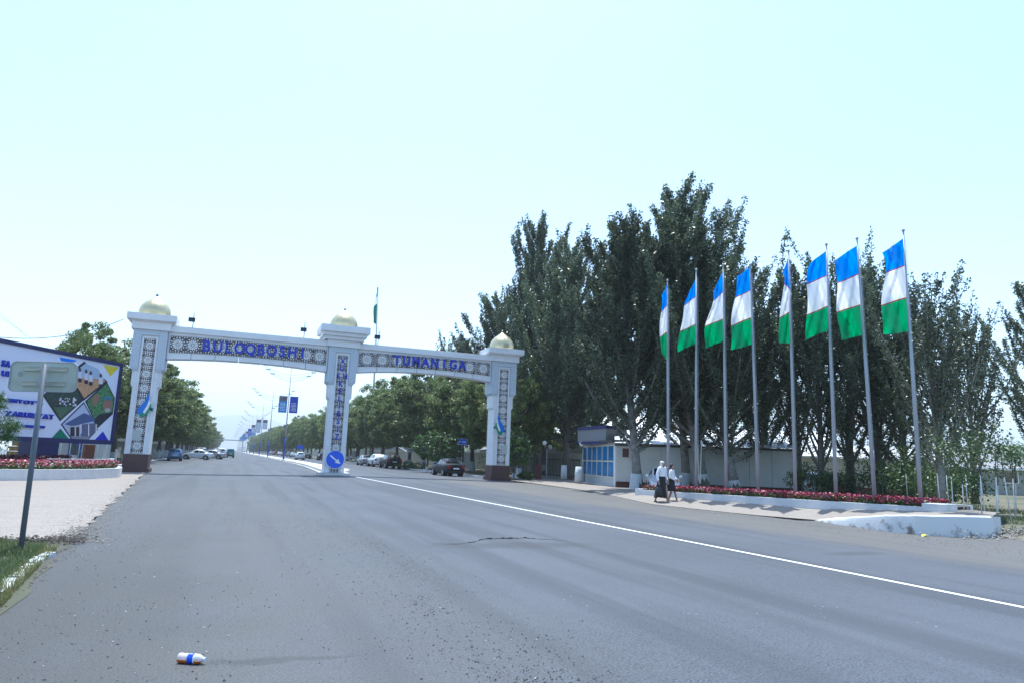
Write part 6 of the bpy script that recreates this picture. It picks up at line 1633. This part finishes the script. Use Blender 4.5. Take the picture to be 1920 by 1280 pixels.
# behind the billboard: crate stack, blue doors, brown box, sheeted heap
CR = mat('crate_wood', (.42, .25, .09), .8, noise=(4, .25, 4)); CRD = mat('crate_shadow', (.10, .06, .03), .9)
c0 = at_depth(12, 857, 46); c1 = at_depth(58, 857, 47); d = (V2(c1)-V2(c0)); az_ = math.atan2(d.y, d.x); cw = d.length/6
ri = random.Random(2)
for i in range(6):
    for j in range(5):
        if j == 4 and i in (0,): continue
        q = V2(c0)+d*(i+.5)/6; t = thing('wooden_crate', 'wooden crate, %s column from the left, %s of its stack' % (('first', 'second', 'third', 'fourth', 'fifth', 'sixth')[i], ('bottom', 'second', 'third', 'fourth', 'topmost')[j]), 'crate', (q.x, q.y, .0+j*.335), az_+ri.uniform(-.05, .05), 'stacked wooden crates under the billboard')
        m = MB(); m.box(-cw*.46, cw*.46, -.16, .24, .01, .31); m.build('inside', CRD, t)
        for z_ in (.02, .125, .23): m = MB(); m.box(-cw*.47, cw*.47, -.18, -.162, z_, z_+.075); m.build('slat', CR, t)
bd0 = at_depth(112, 858, 52); bd1 = at_depth(205, 858, 56)
bh, BL = oriented('kiosk', 'pale kiosk with blue double doors behind the billboard post', 'kiosk', bd0, bd1); m = MB(); m.box(0, BL, 0, 3, -.1, 2.6); m.build('walls', mat('kiosk_pale', (.40, .43, .46), .7), bh)
for a in (.14, .27): m = MB(); m.box(BL*a, BL*(a+.12), -.06, -.001, 0, 2.2); o = m.build('door', mat('door_blue', (.02, .08, .30), .5), bh); m2 = MB(); m2.box(BL*(a+.10), BL*(a+.11), -.09, -.061, 1.0, 1.15); m2.build('handle', METAL, o)
for k in range(6):
    p = at_depth(112+17*k, 857, 48); m = MB(); m.tube([(0, 0, 0), (.02, 0, 2.0)], .03, 6); o = m.build('stake', CREAM, None, True, (p[0], p[1], .3)); tag(o, '%s pale stake from the left behind the flower bed' % ('first', 'second', 'third', 'fourth', 'fifth', 'sixth')[k], 'stake', 'thin pale stakes behind the left flower bed')
p = at_depth(165, 858, 47); bx_ = thing('brown_cabinet', 'rusty brown cabinet behind the left flower bed', 'cabinet', (p[0], p[1], .0), az_); m = MB(); m.box(-.30, .30, -.2, .3, 0, 1.6); m.build('box', mat('rust_brown', (.16, .05, .03), .8, noise=(5, .3, 4)), bx_); m = MB(); m.box(-.25, .25, -.215, -.201, .1, 1.5); m.build('door', mat('rust_dark', (.12, .04, .025), .8), bx_)
p = at_depth(0, 858, 50); m = MB(); v = []; f = []; rr_ = random.Random(9)
for j in range(7):
    for i in range(16):
        a = 2*math.pi*i/16; t = j/6; r0_ = 2.6*math.cos(t*math.pi/2)+.02; v.append((r0_*math.cos(a)*(1+rr_.uniform(-.06, .06)), r0_*.7*math.sin(a), 2.0*math.sin(t*math.pi/2)*(1+rr_.uniform(-.06, .06))))
for j in range(6):
    for i in range(16): f.append((j*16+i, j*16+(i+1) % 16, (j+1)*16+(i+1) % 16, (j+1)*16+i))
m.add(v, f); o = m.build('sheeted_heap', mat('plastic_sheet', (.50, .53, .56), .35), None, True, (p[0]-1, p[1], 0)); tag(o, 'heap covered by pale plastic sheeting left of the crates', 'heap')
# roadside fence posts by the left kerb
for k in range(9):
    y = 62+6*k; m = MB(); m.box(-.07, .07, -.07, .07, 0, 1.3); o = m.build('fence_post', WASH, None, False, (-9.4, y, 0)); tag(o, '%s white post from the gate along the left kerb' % ('first', 'second', 'third', 'fourth', 'fifth', 'sixth', 'seventh', 'eighth', 'ninth')[k], 'post', 'white posts along the left kerb')

# young saplings with whitewashed stems, right
sap = [(1702, 935, 30), (1716, 930, 33), (1764, 960, 22.5), (1780, 958, 23), (1788, 962, 22), (1808, 962, 22), (1815, 960, 23), (1841, 968, 20), (1847, 960, 23), (1869, 970, 20), (1871, 966, 22), (1896, 972, 20), (1903, 966, 22), (1905, 962, 25), (1655, 925, 36), (1630, 926, 37), (1612, 925, 37), (1590, 926, 38), (1682, 930, 34), (1740, 938, 30)]
sw = ('first', 'second', 'third', 'fourth', 'fifth', 'sixth', 'seventh', 'eighth', 'ninth', 'tenth', 'eleventh', 'twelfth', 'thirteenth', 'fourteenth', 'fifteenth', 'sixteenth', 'seventeenth', 'eighteenth', 'nineteenth', 'twentieth')
order_ = sorted(range(len(sap)), key=lambda i: sap[i][0])
rq = np.random.default_rng(12)
for rank, i in enumerate(order_):
    x, y, d = sap[i]; p = at_depth(x, y, d); t = thing('sapling', 'thin whitewashed sapling, %s from the left of those behind the bed end' % sw[rank], 'sapling', tuple(p), 0, 'whitewashed saplings on the right')
    hh = rq.uniform(1.5, 2.2); lx, ly = rq.uniform(-.15, .15, 2)
    m = MB(); m.tube([(0, 0, -.1), (lx*.5, ly*.5, hh*.6)], [.016, .013], 6); m.build('whitewashed_stem', WASH, t, True)
    m = MB(); m.tube([(lx*.5, ly*.5, hh*.6), (lx, ly, hh*1.25)], [.017, .006], 5); m.build('stem', BARK, t, True)
    C = np.array([lx, ly, hh*1.0])+rq.normal(size=(160, 3))*np.array([.16, .16, .35]); me = leaves_mesh('leaves', C, .09, rq, LEAF_GRN); l_ = link('leaves', me, t); l_['kind'] = 'stuff'
# bushes at ground level among the trees
def bush(px_, py_, d, r_, h_, label, mt=None, n=1800, size=.12, seed=1):
    p = at_depth(px_, py_, d); rg_ = np.random.default_rng(seed); dd_ = rg_.normal(size=(n, 3)); dd_ /= np.linalg.norm(dd_, axis=1, keepdims=True); C = dd_*(rg_.random(n)**.4)[:, None]*np.array([r_, r_*.7, h_*.55]); C *= (1+.25*np.sin(C[:, :1]*4+seed)); C[:, 2] = np.abs(C[:, 2]+h_*.5)
    t = thing('bush', label, 'bush', tuple(p)); l_ = link('foliage', leaves_mesh('foliage', C, size, rg_, mt or LEAF_GRN), t); l_['kind'] = 'stuff'; m = MB(); m.tube([(0, 0, 0), (0, 0, h_*.6)], .03, 5); m.build('stem', BARK, t)
for i, a in enumerate(((985, 897, 54, .9, .5, 'low shrub at the foot of the right gate pillar'), (935, 878, 75, 2.4, 2.6, 'bright bush left behind the right gate pillar'), (770, 880, 82, 1.8, 1.0, 'low shrubbery beside the black tall hatchback'), (1560, 925, 37, 1.6, 1.3, 'dark bush between the sixth flagpole and the wall'), (1660, 928, 36, 1.8, 1.6, 'dark bush behind the seventh flagpole'), (1790, 940, 29, 1.8, 1.5, 'dark bush right of the flower bed end'), (1510, 925, 40, 1.2, 1.6, 'bush by the end of the long grey wall'), (1720, 935, 33, 1.7, 1.9, 'dark bush behind the rightmost flagpole'), (1905, 870, 55, 2.0, 1.6, 'yellow-green bush before the low building at the right edge'))):
    bush(*a[:5], a[5], LEAF_YNG if i in (1, 8) else LEAF_GRN, 2400, .13, i+1)
# pine branch reaching in at the left edge, close by
pb = at_depth(-25, 800, 9.0); t = thing('pine_tree', 'small pine whose soft green branches poke in at the left edge', 'tree', (pb[0]-.3, pb[1], 0)); m = MB(); m.tube([(0, 0, 0), (0, 0, 2.0)], [.04, .015], 6); m.build('trunk', BARK, t)
rg_ = np.random.default_rng(4); Cs = []
for (x, y, r_) in ((-5, 760, .10), (8, 795, .12), (25, 800, .09), (-10, 830, .14), (12, 815, .10), (-30, 700, .12), (-4, 745, .07)):
    q = at_depth(x, y, 9.0)-np.array([pb[0]-.3, pb[1], 0]); Cs.append(q+rg_.normal(size=(350, 3))*r_*.55)
    mm = MB(); mm.tube([(0, 0, min(1.9, q[2]-.1)), tuple(q)], [.012, .005], 4); mm.build('branch', BARK, t)
me = leaves_mesh('needles', np.concatenate(Cs), .06, rg_, LEAF_YNG, .16); l_ = link('needles', me, t); l_['kind'] = 'stuff'

# overhead wires
def wire(name, label, pts, r_=.02):
    P_ = [Vector(at_depth(*q)) for q in pts]; out = []
    n = 24
    for i in range(n+1):
        t = i/n; a, b, c = P_; q = a*(2*(t-.5)*(t-1))+b*(4*t*(1-t))+c*(2*t*(t-.5)); out.append(tuple(q))
    m = MB(); m.tube(out, r_, 5); o = m.build(name, DKMETAL, None, True); tag(o, label, 'cable'); return o
wire('overhead_wire', 'sagging cable running from the left edge to the cap of the left gate pillar', ((-120, 612, 44), (70, 634, 44), (233, 598, 44.2)), .022)
wire('overhead_wire', 'upper thin wire in the sky at the left edge', ((-60, 560, 60), (0, 595, 62), (58, 633, 64)), .012)
wire('overhead_wire', 'lower thin wire in the sky at the left edge', ((-60, 545, 60), (0, 588, 62), (50, 632, 64)), .012)

# hills in the haze
m = MB(); v = []; f = []; prof = [(-75, 90), (-55, 140), (-35, 190), (-22, 240), (-12, 300), (-6, 350), (-2, 370), (1, 360), (4, 300), (8, 250), (14, 180), (22, 140), (35, 120), (55, 100), (80, 90)]
rr_ = random.Random(6); D = 6200; hs = []
for i in range(121):
    az = -75+155*i/120; h = float(np.interp(az, [a for a, b in prof], [b for a, b in prof]))*(1+.06*math.sin(az*1.1)+.04*math.sin(az*3.3))
    for (dd_, k_) in ((0, 0), (500, .45), (1100, .8), (1700, 1), (2600, .5)):
        D_ = D+dd_; v.append((D_*math.sin(R(az)), D_*math.cos(R(az)), -1+h*k_*(1+rr_.uniform(-.04, .04))))
for i in range(120):
    for k in range(4): f.append((5*i+k, 5*i+5+k, 5*i+6+k, 5*i+1+k))
m.add(v, f); o = m.build('hills', mat('hill_earth', (.16, .15, .12), .95), None, True); fixnormals(o); tag(o, kind='structure')

# air
hz = MB(); hz.box(-9500, 9500, -400, 9500, -1.2, 460); o = hz.build('haze', []); o['kind'] = 'stuff'; o['label'] = 'pale summer haze in the air'
hm = bpy.data.materials.new('haze_air'); hm.use_nodes = True; nn_, ll2 = hm.node_tree.nodes, hm.node_tree.links
nn_.remove(nn_['Principled BSDF']); pv = nn_.new('ShaderNodeVolumePrincipled'); pv.inputs['Color'].default_value = (.88, .94, 1, 1); pv.inputs['Density'].default_value = 0.00028; pv.inputs['Anisotropy'].default_value = 0.3
ll2.new(pv.outputs[0], nn_['Material Output'].inputs['Volume']); o.data.materials.append(hm)
